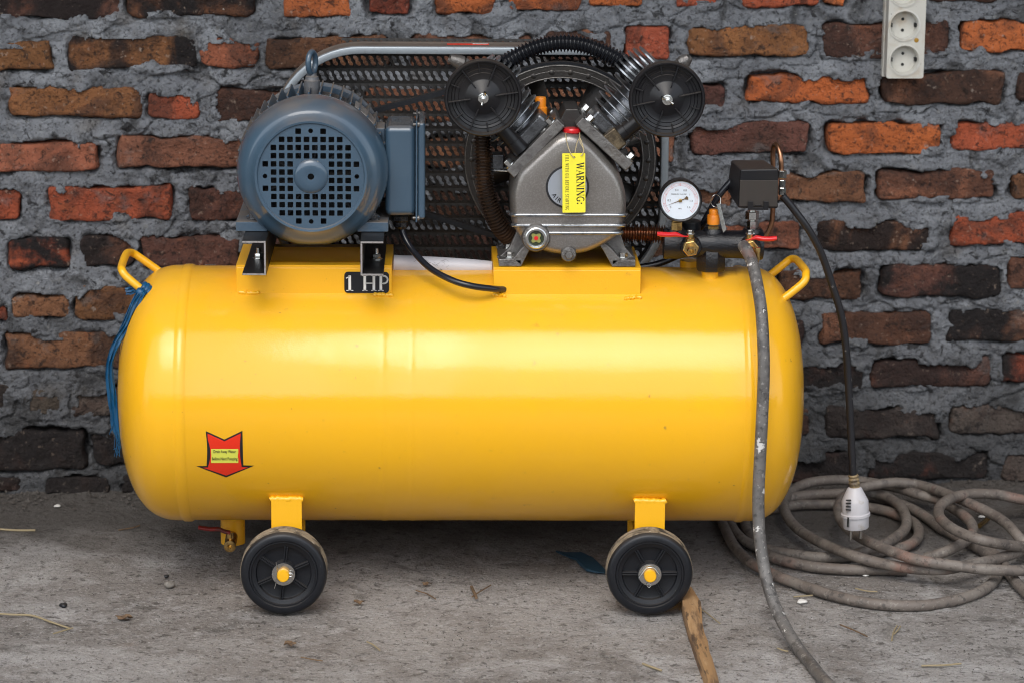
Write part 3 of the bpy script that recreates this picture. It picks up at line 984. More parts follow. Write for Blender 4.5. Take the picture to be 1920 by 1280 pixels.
def ground_h(x, y):
    near = np.exp(-((x / 1.6) ** 2 + (y / 1.4) ** 2) ** 3)
    h = fbm(x * 5, y * 5, 40, 4) * 0.004 + fbm(x * 45, y * 45, 41, 3) * 0.0016
    f1, f2, cid = worley(x * 60, y * 60, 44)
    h = h - np.clip(0.25 - f1, 0, 1) * (cid > 0.8) * 0.008
    for (ax_, ay_, bx_, by_) in CRACKS:
        t = np.clip(((x - ax_) * (bx_ - ax_) + (y - ay_) * (by_ - ay_)) / ((bx_ - ax_) ** 2 + (by_ - ay_) ** 2), 0, 1)
        d = np.hypot(x - ax_ - t * (bx_ - ax_), y - ay_ - t * (by_ - ay_)) + fbm(x * 40, y * 40, 71, 3) * 0.006
        h = h - np.clip(1 - np.abs(d) / 0.004, 0, 1) * 0.006
    # dirt washed up against the foot of the wall
    dw = (x - O_[0]) * NN_[0] + (y - O_[1]) * NN_[1]
    h = h + np.exp(-np.clip(dw, 0, 9) / 0.03) * (0.006 + 0.010 * np.clip(fbm(x * 12, y * 12, 50, 4) + 0.2, 0, 1))
    return (h - 0.001) * near


def gplace(x, y, h):
    return np.stack([x, y, h], -1)


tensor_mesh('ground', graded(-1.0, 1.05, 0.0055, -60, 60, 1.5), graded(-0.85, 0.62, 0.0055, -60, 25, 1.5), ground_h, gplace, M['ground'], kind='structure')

# roof that overhangs the wall and yard wall across the way: both out of the picture, they shade and reflect
m = MB()
m.box(-5, 7, -0.95, 1.4, 2.72, 2.80)
for k in range(9):
    m.box(-4.6 + k * 1.4, -4.52 + k * 1.4, -0.90, 1.3, 2.60, 2.72)
tag(ob('roof', m, M['roof'], smooth=0), kind='structure')
for x0 in (-2.9, 3.4):  # unseen walls at both sides, added to darken the ground under the tank
    m = MB()
    m.box(x0, x0 + .12, -.93, .42, 0, 2.58)
    tag(ob('side_light_blocker', m, M['yardwall'], smooth=0), 'plain plastered wall added to cut side light, %s of the compressor and out of frame' % ('left' if x0 < 0 else 'right'), 'wall')
m = MB()
m.box(-16, 16, -11.3, -11.0, 0, 2.3)
m.box(-16, 16, -11.36, -10.94, 2.3, 2.4)
tag(ob('yard_wall', m, M['yardwall'], smooth=0), 'plain plastered wall across the yard, behind the camera', 'wall')

# ================================================================== COMPRESSOR
AC = thing('air_compressor', (0, 0, 0), 'yellow belt driven air compressor with blue motor and twin cylinder pump on a wheeled tank', 'air compressor')
RT = 0.2010
XL, XR = W(352, 737, 0).x, W(1388, 737, 0).x
DL = XL - W(226, 737, 0).x
DR = W(1500, 737, 0).x - XR

# tank: lathe along X with lap seams where the heads slide over the shell
prof = []
n = 40
for k in range(n + 1):
    t = k / n * PI / 2
    c, s = math.cos(t), math.sin(t)
    e = 2 / 2.5
    prof.append(((RT - .0009) * (s ** e), XL - .008 - (DL - .008) * (c ** e)))
prof[0] = (0.0, XL - DL)
L_ = XR - XL


def bead(c, w, a):
    return [(RT - 0.0016 + a * math.exp(-((t) ** 2) * 2.2) + (0), c + t * w) for t in (-1.6, -1.0, -0.6, -0.2, 0.2, 0.6, 1.0, 1.6)]


prof += [(RT - .0008, XL - 0.006), (RT - .0006, XL - 0.0045), (RT + 0.0010, XL - 0.002), (RT + 0.0012, XL + 0.004), (RT + 0.0008, XL + 0.009), (RT - 0.0006, XL + 0.0115), (RT - 0.0016, XL + 0.0135)]
cx1, cx2 = W(722, 737, 0).x, W(774, 737, 0).x
prof += bead(cx1, 0.006, 0.0006)
prof += bead(cx2, 0.005, 0.0004)
prof += [(RT - 0.0016, XR - 0.0135), (RT - 0.0008, XR - 0.0115), (RT + 0.0010, XR - 0.009), (RT + 0.0012, XR - 0.002), (RT - .0006, XR + 0.003), (RT - .0008, XR + 0.005)]
for k in range(n + 1):
    t = PI / 2 - k / n * PI / 2
    c, s = math.cos(t), math.sin(t)
    prof.append(((RT - .0009) * (s ** e), XR + .008 + (DR - .008) * (c ** e)))
prof[-1] = (0.0, XR + DR)
m = MB().lathe(prof, (0, 0, ZC), X, 160)
tank = ob('tank', m, M['yellow'], AC, smooth=60)


def tank_hit(px, py, off=0.0):
    """where the line of sight meets the tank's shell"""
    d = ray(px, py)
    o = CAM - Vector((0, 0, ZC))
    a = d.y ** 2 + d.z ** 2
    b = 2 * (o.y * d.y + o.z * d.z)
    c = o.y ** 2 + o.z ** 2 - (RT - 0.0016 + off) ** 2
    t = (-b - math.sqrt(b * b - 4 * a * c)) / (2 * a)
    return CAM + d * t


def decal(m, poly, off, step=6):
    xs, ys = [p[0] for p in poly], [p[1] for p in poly]
    ex = [(x, y) for x in np.arange(min(xs) + step / 2, max(xs), step) for y in np.arange(min(ys) + step / 2, max(ys), step)]
    v2, f2 = cdt(poly, (), ex)
    return m.add([tank_hit(p[0], p[1], off) for p in v2], [tuple(reversed(f)) for f in f2])


AR = [(386, 807.3), (420.7, 823), (454.5, 806.7), (456.3, 871.4), (476.5, 872), (424, 894), (368, 872.9), (387.5, 872.6)]
ARI = [(389.2, 811.8), (420.9, 826.4), (451.2, 811.5), (453, 874.4), (464.8, 875.2), (424, 890.6), (380.5, 875.8), (390.6, 875.2)]
st = ob('drain_sticker', decal(MB(), AR, 0.0006), M['ink'], AC, smooth=0)
ob('red_arrow', decal(MB(), ARI, 0.0009), M['stred'], st, smooth=0)
ob('text_panel', decal(MB(), [(395.8, 840.8), (446.8, 840.8), (446.8, 867), (395.8, 867)], 0.0012), M['styel'], st, smooth=0)
m = MB()
for s, cy in (('Drain Away Water', 846.6), ('Before Next Pumping', 860)):
    vf = text2d(s, 10)
    w = max(p[0] for p in vf[0]) - min(p[0] for p in vf[0])
    k = (42 if s[0] == 'D' else 48) / w
    m.add([tank_hit(421.3 + p[0] * k, cy - p[1] * 0.80, 0.0015) for p in vf[0]], vf[1])
ob('lettering', m, M['ink'], st, smooth=0)

# handles
for pts in ([(302, 513, .055), (298, 508.5, .06), (275, 492, .06), (252, 476.5, .058), (243, 474, .05), (236, 478, .03), (228, 500, -.03), (229, 507, -.05), (235, 517, -.055), (262, 540, -.06), (285, 556, -.06)],
            [(1430, 526, .06), (1440, 519, .06), (1462, 502, .06), (1481, 487, .06), (1489, 486, .055), (1496, 490, .04), (1510, 507, -.02), (1511, 515, -.04), (1508, 528, -.05), (1485, 548, -.055), (1458, 568, -.06)]):
    m = MB().tube(evenly(spline([W(*p) for p in pts]), 0.003), 0.0062, 14)
    for q in (pts[0], pts[-1]):
        m.lathe([(0.0, 0.004), (0.008, 0.003), (0.011, -0.001), (0.0115, -0.006)], W(*q), (W(*q) - Vector((XL if q[0] < 900 else XR, 0, ZC))).normalized(), 16)
    ob('handle', m, M['yellow_part'], AC, smooth=60)

# ---- saddle brackets on the tank
ZB = W(589, 497.5, -.09).z
BX = [(W(443, 520, -.09).x, W(734.5, 520, -.09).x), (W(925, 520, -.09).x, W(1201.5, 520, -.09).x)]
for i, (x0, x1) in enumerate(BX):
    zb = ZB if i == 0 else W(1060, 502, -.09).z
    m = MB()
    holes = [rrect(x0 + .03, x1 - .03, -.065, .055, .008, 3)] if i == 0 else []
    plate(m, [(x0, -.09), (x1, -.09), (x1, .08), (x0, .08)], holes, (0, 0, zb - .004), X, Yv, 0.004)
    m.box(x0, x1, -.0902, -.086, zb - .056, zb - .0038)
    m.box(x0, x1, .076, .0802, zb - .058, zb - .0038)
    m.box(x0 + .0002, x0 + .004, -.086, .076, zb - .05, zb - .0038)
    m.box(x1 - .004, x1 - .0002, -.086, .076, zb - .05, zb - .0038)
    bk = ob('motor_bracket' if i == 0 else 'pump_bracket', m, M['yellow_part'], AC, bevel=0.0014)
    for k, (a, b) in enumerate([((448, 549), (486, 550)), ((702, 553), (737, 554))] if i == 0 else [((926, 553), (948, 555)), ((1172, 560), (1200, 558))]):
        A0, B0 = tank_hit(*a, 0.001), tank_hit(*b, 0.001)
        pts = [A0.lerp(B0, t / 14) + Vector((0, rs.uniform(-.0008, .0008), rs.uniform(-.0012, .0012))) for t in range(15)]
        ob('weld_bead', MB().tube(pts, 0.0035, 8, rf=lambda j: 0.0026 + 0.0016 * rs.random()), M['yellow_part'], bk, smooth=70)
    if i == 0:
        mb = bk
    else:
        pb = bk
# 1 HP plate on the motor bracket
c = W(687.5, 530, -.0915)
s = U(1, -.09)
m = MB()
plate(m, rrect(-41.5 * s, 41.5 * s, -20 * s, 20 * s, 7 * s, 5), (), c + Vector((0, 0.0008, 0)), X, Z, 0.001)
hp = ob('power_plate', m, M['gloss'], mb, smooth=0)
m = MB()
flat(m, serif('1 HP', 30 * s, 0.95, 0.04), c + Vector((0.002, -0.0004, -0.001)), X, Z)
ob('power_lettering', m, M['white'], AC, smooth=0)

# ---- black C rails under the motor
for (xa, xb, side) in ((455, 500, 1), (676, 719.5, -1)):
    x0, x1 = W(xa, 500, -.16).x, W(xb, 500, -.16).x
    z0 = ZB + 0.0003
    z1 = z0 + U(65, -.16) * 1.0
    t = 0.0034
    m = MB()
    Y0, Y1 = -.172, .13
    wx = (x1 - t, x1) if side > 0 else (x0, x0 + t)
    m.box(x0, x1, Y0, Y1, z0, z0 + t)
    m.box(x0, x1, Y0, Y1, z1 - t, z1)
    m.box(wx[0], wx[1], Y0, Y1, z0 + t, z1 - t)
    rl = ob('rail', m, M['rail'], AC, bevel=0.0008)
    m = MB()
    m.box(x0 + .0005, x1 - .0005, Y0 - .0004, Y0, z0 + .0005, z0 + t - .0004)
    m.box(x0 + .0005, x1 - .0005, Y0 - .0004, Y0, z1 - t + .0004, z1 - .0005)
    m.box(wx[0] + .0004, wx[1] - .0004, Y0 - .0004, Y0, z0 + t, z1 - t)
    ob('cut_edge', m, M['cut'], rl, smooth=0)
    m = MB()
    hexbolt(m, ((x0 + x1) / 2 + (.004 if side < 0 else .0), -.06, z0 + t), Z, 0.0068, 0.0075, True, 0.008)
    ob('rail_bolt', m, M['chrome'], rl)
    ZR = z1

# ---- motor
MC = W(583, 331, -.13)          # centre of the fan cover's front
mx, mz = MC.x, MC.z
sM = U(1, -.13)
r0 = 141 * sM
# fan cover: drawn steel cap
prof = [(r0 * .69, -.001), (r0 * .705, -.004), (r0 * .73, -.0045), (r0 * .76, -.001), (r0 * .79, .004), (r0 * .84, .0072), (r0 * .89, .012), (r0 * .94, .020), (r0 * .975, .031), (r0 * .99, .042), (r0 * .995, .052), (r0, .054), (r0 * 1.0, .066), (r0 * .985, .067), (r0 * .985, .056), (r0 * .97, .042), (r0 * .92, .022), (r0 * .85, .012), (r0 * .77, .006), (r0 * .71, .003), (r0 * .69, .002)]
m = MB()
o_ = Vector((mx, -.13, mz))
m.lathe(prof, o_, Yv, 96)
m.f = [f for f in m.f if len(f) < 50]
# flatten the cover's underside a little
m.v = [(x, y, max(z, mz - r0 * .955)) for x, y, z in m.v]
cover = ob('fan_cover', m, M['blue'], AC, smooth=50)
pit, hs2 = 15.2 * sM, 5.2 * sM
holes = []
for ri in range(-6, 6):
    r = ri + .5
    ar = abs(r)
    cmax = {5.5: 1.5, 4.5: 3.5, 3.5: 4.5, 2.5: 4.5, 1.5: 5.5, .5: 4.5}[ar]
    for ci in range(-6, 6):
        cc = ci + .5
        ac = abs(cc)
        if ac > cmax: continue
        if ar == 5.5 and ac != 1.5: continue
        if ar < 2 and ac < 2: continue
        holes.append(rrect(cc * pit - hs2, cc * pit + hs2, r * pit - hs2, r * pit + hs2, hs2 * .18, 1))
for a in range(4):
    holes.append(circ(5.55 * pit * math.cos(a * PI / 2), 5.55 * pit * math.sin(a * PI / 2), 4.4 * sM, 14))
holes.append(circ(0, 0, 6 * sM, 16))
m = MB()
plate(m, circ(0, 0, r0 * .70, 80), holes, (mx, -.1292, mz), X, Z, 0.0016)
ob('fan_grille', m, M['blue'], cover, smooth=30)
m = MB()
m.lathe([(6 * sM, .002), (6 * sM, -.0035), (14 * sM, -.0045), (24 * sM, -.0040), (30 * sM, -.0018), (32 * sM, .0005)], (mx, -.131, mz), Yv, 48)
m.f = [f for f in m.f if len(f) < 40]
ob('cover_boss', m, M['blue'], cover, smooth=50)
m = MB()
m.lathe([(0, 0), (.018, 0), (.022, .02)], (mx, -.118, mz), Yv, 24)
for k in range(9):
    a = 2 * PI * k / 9
    d = Vector((math.cos(a), 0, math.sin(a)))
    t = Vector((-d.z, 0, d.x))
    m.obox(Vector((mx, -.098, mz)) + d * .05, d * .034, Yv * .017, t * .0012)
m.lathe([(.085, 0), (.085, .002), (0, .002)], (mx, -.080, mz), Yv, 40)
ob('cooling_fan', m, M['rubber'], AC)
# motor body with cooling fins, end shield and neck
m = MB()
rb = r0 * .86
m.lathe([(rb * .97, 0), (rb, .004), (rb, .17), (rb * .96, .18), (rb * .9, .2), (rb * .45, .21), (0.0, .212)], (mx, -.072, mz), Yv, 64)
body = ob('motor_body', m, M['blue_dusty'], AC)
m = MB()
for k in range(44):
    a = 2 * PI * k / 44 + .05
    d = Vector((math.cos(a), 0, math.sin(a)))
    if d.z < -.72: continue
    t = Vector((-d.z, 0, d.x))
    m.obox(Vector((mx, .012, mz)) + d * (rb + .0085), d * .0098, Yv * .068, t * .0011)
o = ob('cooling_fins', m, M['blue_dusty'], body)
o['kind'] = 'stuff'
m = MB()
m.lathe([(r0 * .93, 0), (r0 * .97, .004), (r0 * .97, .012), (r0 * .93, .016), (r0 * .86, .02), (r0 * .86, .0)], (mx, .088, mz), Yv, 64)
ob('end_shield', m, M['blue_dusty'], body)
m = MB().cyl((mx, .13, mz), (mx, .16, mz), .012)
ob('motor_shaft', m, M['chrome'], body)
# nameplate edge with print visible over the cover's shoulder
m = MB()
for k in range(9):
    a = R(34 + k * 2.6)
    d = Vector((math.cos(a), 0, math.sin(a)))
    t = Vector((-d.z, 0, d.x))
    m.obox(Vector((mx, -.02, mz)) + d * (rb + .0150), t * .0024, Yv * .030, d * .0006)
ob('nameplate', m, M['cut'], body, smooth=60)
# lifting eye
c = W(585, 166, .01)
m = MB()
m.lathe([(.0125, -.03), (.0125, .012), (.0105, .014), (.010, .018), (.007, .02), (.006, .023)], c, Z, 24)
ob('eye_boss', m, M['blue_dusty'], body)
c2 = c + Vector((0, 0, .023 + .0165))
dx = Vector((math.cos(R(66)), math.sin(R(66)), 0))
m = MB().tube([c2 + dx * .0125 * math.cos(t) + Z * .0165 * math.sin(t) for t in [2 * PI * k / 36 for k in range(36)]], .0044, 12, closed=True)
ob('lifting_eye', m, M['blue'], body, smooth=80)
# terminal box
m = MB()
m.pbox(722, 237, 779, 406, -.07, .045)
tb = ob('terminal_box', m, M['blue'], AC, bevel=0.0095, seg=5)
xb = W(779, 300, -.07).x
m = MB()
z0, z1 = W(780, 416, -.07).z, W(780, 226, -.07).z
m.box(xb + .0003, xb + .0030, -.076, .052, z0, z1)
ob('box_flange', m, M['blue'], tb, bevel=0.0008)
m = MB()
m.box(xb + .0034, xb + .0150, -.074, .050, z0 + .004, z1 - .003)
ob('box_lid', m, M['blue'], tb, bevel=0.0045, seg=3)
for (yy, zz) in ((-.069, z0 + .006), (-.069, z1 - .006), (.044, z1 - .006)):
    m = MB()
    m.cyl((xb - .004, yy - .003, zz), (xb + .006, yy - .003, zz), .0022, n=10)
    m.cyl((xb + .0034, yy - .003, zz), (xb + .0062, yy - .003, zz), .0038, n=12)
    ob('lid_screw', m, M['cast'], tb)
m = MB().pbox(696, 240, 722.5, 330, -.04, .02)
ob('box_neck', m, M['blue_dusty'], tb, bevel=0.003)
g0 = W(752, 404, -.03)
m = MB().lathe([(.0150, 0), (.0150, -.007), (.0115, -.010), (.0115, -.017), (.008, -.021)], g0, Z, 8)
m = MB().lathe([(.0150, 0), (.0150, .007), (.0115, .010), (.0115, .017), (.008, .021)], g0, -Z, 8)
ob('cable_gland', m, M['black_cast'], tb)
m = MB().tube(spline([W(752, 412, -.03), W(755, 436, -.03), (W(772, 468, -.045)), W(806, 503, -.08), W(848, 526, -.11), W(886, 537, -.118), W(926, 542, -.105), W(945, 543, -.088)]), .0050, 12)
ob('motor_cable', m, M['bluecable'], AC, smooth=80)
# feet
for (a, b, x_out, sgn) in ((442, 501, 456, 1), (670, 728, 712, -1)):
    x0, x1 = W(a, 430, -.10).x, W(b, 430, -.10).x
    m = MB()
    m.box(x0, x1, -.10, .09, ZR + .0005, ZR + .0155)
    xo = x0 + .012 if sgn > 0 else x1 - .012
    xi = x1 + .022 if sgn > 0 else x0 - .022
    for yy in (-.055, .045):
        v = [(xo, yy - .004, ZR + .0155), (xi, yy - .004, ZR + .0155), (xi, yy - .004, ZR + .058)]
        m.add(v + [(p[0], p[1] + .008, p[2]) for p in v], [(0, 1, 2), (5, 4, 3), (0, 3, 4, 1), (1, 4, 5, 2), (2, 5, 3, 0)])
    ob('motor_foot', m, M['blue_dusty'], AC, bevel=0.0012)
    m = MB()
    hexbolt(m, ((x0 * .48 + x1 * .52), -.075, ZR + .0155), Z, .0066, .006, True, .006)
    ob('foot_bolt', m, M['dark_cast'], AC)

# ---- belt guard
GY0, GY1 = .108, .172


def guard_outline(off, Y=.11, n=14):
    s = U(1, Y)
    tl, br_ = W(506, 86, GY0), W(1249, 560, GY0)
    x0, x1, z1, z0 = tl.x + off, br_.x - off, tl.z - off, br_.z + off
    r = 166 * s - off
    return rrect(x0, x1, z0, z1, r, n)


def loop3(pts, Y):
    return [(p[0], Y, p[1]) for p in pts]


o0, o1, o2 = guard_outline(0), guard_outline(.0035), guard_outline(.0135)
m = MB()
m.rings([loop3(guard_outline(.0015), GY1), loop3(guard_outline(-.0005), GY1 - .002), loop3(o0, GY1 - .012), loop3(guard_outline(.0022), GY1 - .016), loop3(guard_outline(.0005), GY1 - .021), loop3(guard_outline(.0022), GY1 - .036), loop3(guard_outline(.0004), GY1 - .041), loop3(guard_outline(.0006), GY0 + .004)], False, False)
ob('guard_band', m, M['guardrim'], AC, smooth=50)
m = MB()
m.rings([loop3(guard_outline(.0004), GY0 + .006), loop3(guard_outline(.0004), GY0 + .0025), loop3(guard_outline(.0015), GY0 + .0006), loop3(guard_outline(.003), GY0), loop3(guard_outline(.0112), GY0 + .0004), loop3(guard_outline(.0124), GY0 + .0010), loop3(guard_outline(.0128), GY0 + .003), loop3(guard_outline(.0128), GY0 + .012)], False, False)
ob('guard_lip', m, M['guard'], AC, smooth=60)
# perforated back sheet
s = U(1, GY1 - .003)
px_, pz_ = 13.9 * s, 27.7 * s
base = W(505, 113.5, GY1 - .003)
gi = guard_outline(.004)
gx0, gx1, gz0, gz1 = min(p[0] for p in gi), max(p[0] for p in gi), min(p[1] for p in gi), max(p[1] for p in gi)
hp_ = []           # slanted figure of eight, outline in pixels
NH = 20


def eight(z):
    a = abs(z)
    return max(math.sqrt(max(0, 5.2 ** 2 - (a - 5.4) ** 2)), 3.1 if a < 3 else 0)


zs_ = (-9.8, -8.2, -5.4, -2.7, 0, 2.7, 5.4, 8.2, 9.8)
for x, z in [(eight(z), z) for z in zs_] + [(0, 10.7)] + [(-eight(z), z) for z in reversed(zs_)] + [(0, -10.7)]:
    hp_.append(((x - 0.50 * z) * s * .95, z * s * .93))
rc_ = []
for k in range(NH):
    a = math.atan2(hp_[k][1], hp_[k][0])
    c_, s_ = math.cos(a), math.sin(a)
    t = min(px_ / 2 / max(1e-9, abs(c_)), pz_ / 2 / max(1e-9, abs(s_)))
    rc_.append((c_ * t, s_ * t))
# snap one outline point into every corner of the cell
for cxn, czn in ((1, 1), (-1, 1), (-1, -1), (1, -1)):
    k = min(range(NH), key=lambda k: (rc_[k][0] - cxn * px_ / 2) ** 2 + (rc_[k][1] - czn * pz_ / 2) ** 2)
    rc_[k] = (cxn * px_ / 2, czn * pz_ / 2)
rad = 166 * U(1, .11) - .004


def in_guard(x, z):
    if not (gx0 <= x <= gx1 and gz0 <= z <= gz1): return False
    qx, qz = max(gx0 + rad - x, x - gx1 + rad, 0), max(gz0 + rad - z, z - gz1 + rad, 0)
    return qx * qx + qz * qz <= rad * rad


V_, F_ = [], []
nrow = int((gz1 - gz0) / pz_) + 2
ncol = int((gx1 - gx0) / px_) + 2
ix0 = round((base.x - gx0) / px_)
iz0 = round((gz1 - base.z) / pz_)
for j in range(nrow):
    for i in range(ncol):
        x, z = base.x + (i - ix0) * px_ + (0.5 * px_ if j % 2 else 0), base.z - (j - iz0) * pz_
        if not in_guard(x, z): continue
        n0 = len(V_)
        for q in range(NH):
            V_.append((x + rc_[q][0], GY1 - .003, z + rc_[q][1]))
        for q in range(NH):
            V_.append((x + hp_[q][0], GY1 - .0036, z + hp_[q][1]))
        for q in range(NH):
            V_.append((x + hp_[q][0] * .9, GY1 - .0008, z + hp_[q][1] * .93))
        for q in range(NH):
            q2 = (q + 1) % NH
            F_.append((n0 + q, n0 + q2, n0 + NH + q2, n0 + NH + q))
            F_.append((n0 + NH + q, n0 + NH + q2, n0 + 2 * NH + q2, n0 + 2 * NH + q))
m = MB()
m.add(V_, F_)
ob('perforated_sheet', m, M['mesh'], AC, smooth=40)
m = MB()      # plain border where the pattern stops
ri = guard_outline(.0008), guard_outline(.010)
m.rings([loop3(ri[0], GY1 - .0025), loop3(ri[1], GY1 - .0025)], False, False)
ob('sheet_border', m, M['mesh'], AC, smooth=0)
# red and white sticker on top of the guard
zt = W(880, 78, .14).z
m = MB().box(W(838, 80, .14).x, W(917, 80, .14).x, .132, .142, gz1 + .0042, gz1 + .0050)
gs = ob('guard_sticker', m, M['stred'], AC, smooth=0)
m = MB().box(W(886, 80, .14).x, W(915, 80, .14).x, .1335, .138, gz1 + .0051, gz1 + .0054)
ob('sticker_print', m, M['white'], gs, smooth=0)

# ---- flywheel, belt and motor pulley
FC = W(1050, 300, .085)
rf_ = 176 * U(1, .085)
m = MB()
pr = [(rf_ * .86, 0), (rf_ * .87, -.004), (rf_ * .985, -.004), (rf_, -.001), (rf_, .004), (rf_ * .93, .012), (rf_ * .93, .02), (rf_, .03), (rf_, .036), (rf_ * .86, .036), (rf_ * .855, .018), (rf_ * .86, 0)]
m.lathe(pr, FC, Yv, 96)
m.f = [f for f in m.f if len(f) < 50]
fw = ob('flywheel', m, M['fly'], AC, smooth=45)
for q_, w_ in ((.993, .0014), (.935, .0009), (.868, .0012)):
    m = MB().tube([FC + Vector((math.cos(t), 0, math.sin(t))) * rf_ * q_ + Yv * -.0036 for t in [2 * PI * k / 90 for k in range(90)]], w_, 8, closed=True)
    ob('rim_edge', m, M['cast'], fw, smooth=80)
for k in range(8):
    a = R(18 + 45 * k)
    d = Vector((math.cos(a), 0, math.sin(a)))
    t = Vector((-d.z, 0, d.x))
    m = MB()
    A0, A1 = FC + d * rf_ * .2, FC + d * rf_ * .865
    rr = []
    for j in range(5):
        f = j / 4
        c = A0.lerp(A1, f) + Yv * .016
        w = .010 + .009 * f
        tw = t * math.cos(.75) + Yv * math.sin(.75)
        nn = d.cross(tw)
        rr.append([c + tw * w * math.cos(b) + nn * .0045 * math.sin(b) for b in [2 * PI * q / 12 for q in range(12)]])
    m.rings(rr)
    ob('spoke', m, M['fly'], fw, smooth=60)
m = MB().lathe([(0, -.02), (rf_ * .2, -.018), (rf_ * .24, 0), (rf_ * .24, .03), (0, .03)], FC, Yv, 32)
ob('flywheel_hub', m, M['fly'], fw)
m = MB()
for k in range(30):
    a = 2 * PI * k / 30
    c = FC + Vector((math.cos(a), 0, math.sin(a))) * rf_ * .925 + Yv * -.004
    m.lathe([(.0045, 0), (.0038, -.0007), (0, -.001)], c, Yv, 12)
tag(ob('rim_bosses', m, M['fly'], fw, smooth=60), kind='stuff')
PC = Vector((mx, .1, mz))
m = MB().lathe([(0, -.003), (.037, -.003), (.04, 0), (.033, .01), (.033, .016), (.04, .026), (0, .028)], PC, Yv, 40)
ob('motor_pulley', m, M['fly'], AC)
m = MB()
F2 = FC + Yv * .016
dv = F2 - Vector((mx, F2.y, mz))
dist = dv.length
th = math.atan2(dv.z, dv.x)
be = math.acos((rf_ - .040) / dist)
pts = []
for k in range(41):
    a = th + PI - be - (PI - be * 0) * 0
    pass
aL0, aL1 = th + PI - be, th + PI + be       # wraps round the pulley
for k in range(17):
    a = (th + (PI - be)) + (2 * be) * k / 16
    pts.append(Vector((mx, F2.y, mz)) + Vector((math.cos(a), 0, math.sin(a))) * .040)
for k in range(49):
    a = (th - (PI - be)) + (2 * (PI - be)) * k / 48
    pts.append(F2 + Vector((math.cos(a), 0, math.sin(a))) * rf_ * .995)
rr = []
n = len(pts)
for i in range(n):
    t = (pts[(i + 1) % n] - pts[(i - 1) % n]).normalized()
    nn = t.cross(Yv)
    hw, hh = .0075, .0052
    rr.append([pts[i] + Yv * a * hw + nn * b * hh for a, b in ((-1, -.8), (1, -.8), (1, .8), (-1, .8))])
rr.append(rr[0])
m.rings(rr, False, False)
ob('drive_belt', m, M['rubber'], AC, smooth=30)

# ---- pump: crankcase
CP = [(1066, 248), (1043, 255), (1024, 270), (991, 300), (970, 323), (961, 349), (957.5, 372), (958.5, 400.5), (960, 421), (968, 438), (983, 457), (1010, 472), (1040, 480), (1071, 481.5), (1106, 475.5), (1141, 459), (1162, 443), (1170, 426), (1175, 400.5), (1175, 372), (1169, 346.6), (1158, 323), (1136.6, 297), (1113, 271), (1090, 254)]
cp = resample2(CP, 96)
YC = -.10
ctr = (1067, 372)


def cring(k, Y, Yp=YC):
    q = [W(ctr[0] + (p[0] - ctr[0]) * k, ctr[1] + (p[1] - ctr[1]) * k, Yp) for p in cp]
    return [Vector((p.x, Y, p.z)) for p in q]


m = MB()
m.rings([cring(1.0, .035), cring(1.0, YC + .030), cring(.996, YC + .021), cring(.982, YC + .0135), cring(.957, YC + .0075), cring(.925, YC + .0035), cring(.885, YC + .0010), cring(.84, YC), cring(.6, YC - .0005), cring(.2, YC - .0008)])
cc_ = ob('crankcase', m, M['cover'], AC, smooth=60)
for yy, xa, xb in ((403.5, 958.5, 1175), (423, 960, 1172), (437, 966, 1167)):
    m = MB()
    pts = [W(xa + 1, yy - 1, YC + .02), W(xa + 2, yy, YC + .009), W(xa + 9, yy, YC + .0015)] + [W(xa + 9 + (xb - xa - 18) * t / 6, yy + .3, YC - .0005) for t in range(7)] + [W(xb - 2, yy, YC + .009), W(xb - 1, yy - 1, YC + .02)]
    if yy == 437: pts = pts[4:]
    m.tube(spline(pts, .004), .0029, 10)
    ob('crankcase_rib', m, M['fin'], cc_, smooth=70)
# badge
bc = W(1064, 351, YC - .0012)
s = U(1, YC)
m = MB().lathe([(40 * s, 0), (40 * s, .0012), (36 * s, .0016), (0, .0016)], bc + Yv * .0002, FRONT, 56)
bd = ob('badge', m, M['ink'], cc_, smooth=30)
m = MB().lathe([(36.4 * s, .0014), (36 * s, .0021), (0, .0021)], bc + Yv * .0002, FRONT, 56)
ob('badge_face', m, M['silverlabel'], bd, smooth=0)
m = MB()
word = 'AIR COMPRESSOR'
for i, ch in enumerate(word):
    if ch == ' ': continue
    a = R(213 + i * 13.5)
    p = bc + Vector((math.cos(a), 0, math.sin(a))) * 28.5 * s
    ex = Vector((-math.sin(a), 0, math.cos(a)))
    ey = -Vector((math.cos(a), 0, math.sin(a)))
    flat(m, text2d(ch, 11.5 * s), p + FRONT * .0023, ex, ey)
ob('badge_lettering', m, M['ink'], cc_, smooth=0)
# sight glass
sg = W(1005, 446, YC - .003)
m = MB().lathe([(27 * s, -.02), (26.5 * s, .0), (24 * s, .003), (20 * s, .0035), (20 * s, 0)], sg, FRONT, 40)
ob('sight_glass_boss', m, M['cast'], cc_)
m = MB().lathe([(20 * s, 0), (20 * s, .0065), (18 * s, .0075), (14.5 * s, .007), (13.5 * s, .003), (0, .003)], sg, FRONT, 40)
gl = ob('sight_glass', m, M['chrome'], cc_)
m = MB().lathe([(13.4 * s, .0032), (0, .0036)], sg, FRONT, 32)
ob('glass_disc', m, mat('dark_oil_glass', (0.02, 0.03, 0.01), 0.08, coat=1), gl, smooth=60)
m = MB()
stp = []
for k in range(32):
    a = 2 * PI * k / 32
    r = (8.8 + 2.2 * math.cos(4 * a + PI)) * s
    stp.append((r * math.cos(a), r * math.sin(a)))
plate(m, stp, (), sg + FRONT * .0036, X, Z, .0006)
ob('star_mark', m, mat('olive_mark', (0.26, 0.25, 0.07), 0.4), gl, smooth=0)
m = MB().cyl(sg + FRONT * .0042, sg + FRONT * .0048, 4 * s, n=16)
ob('red_dot', m, M['red'], gl, smooth=0)
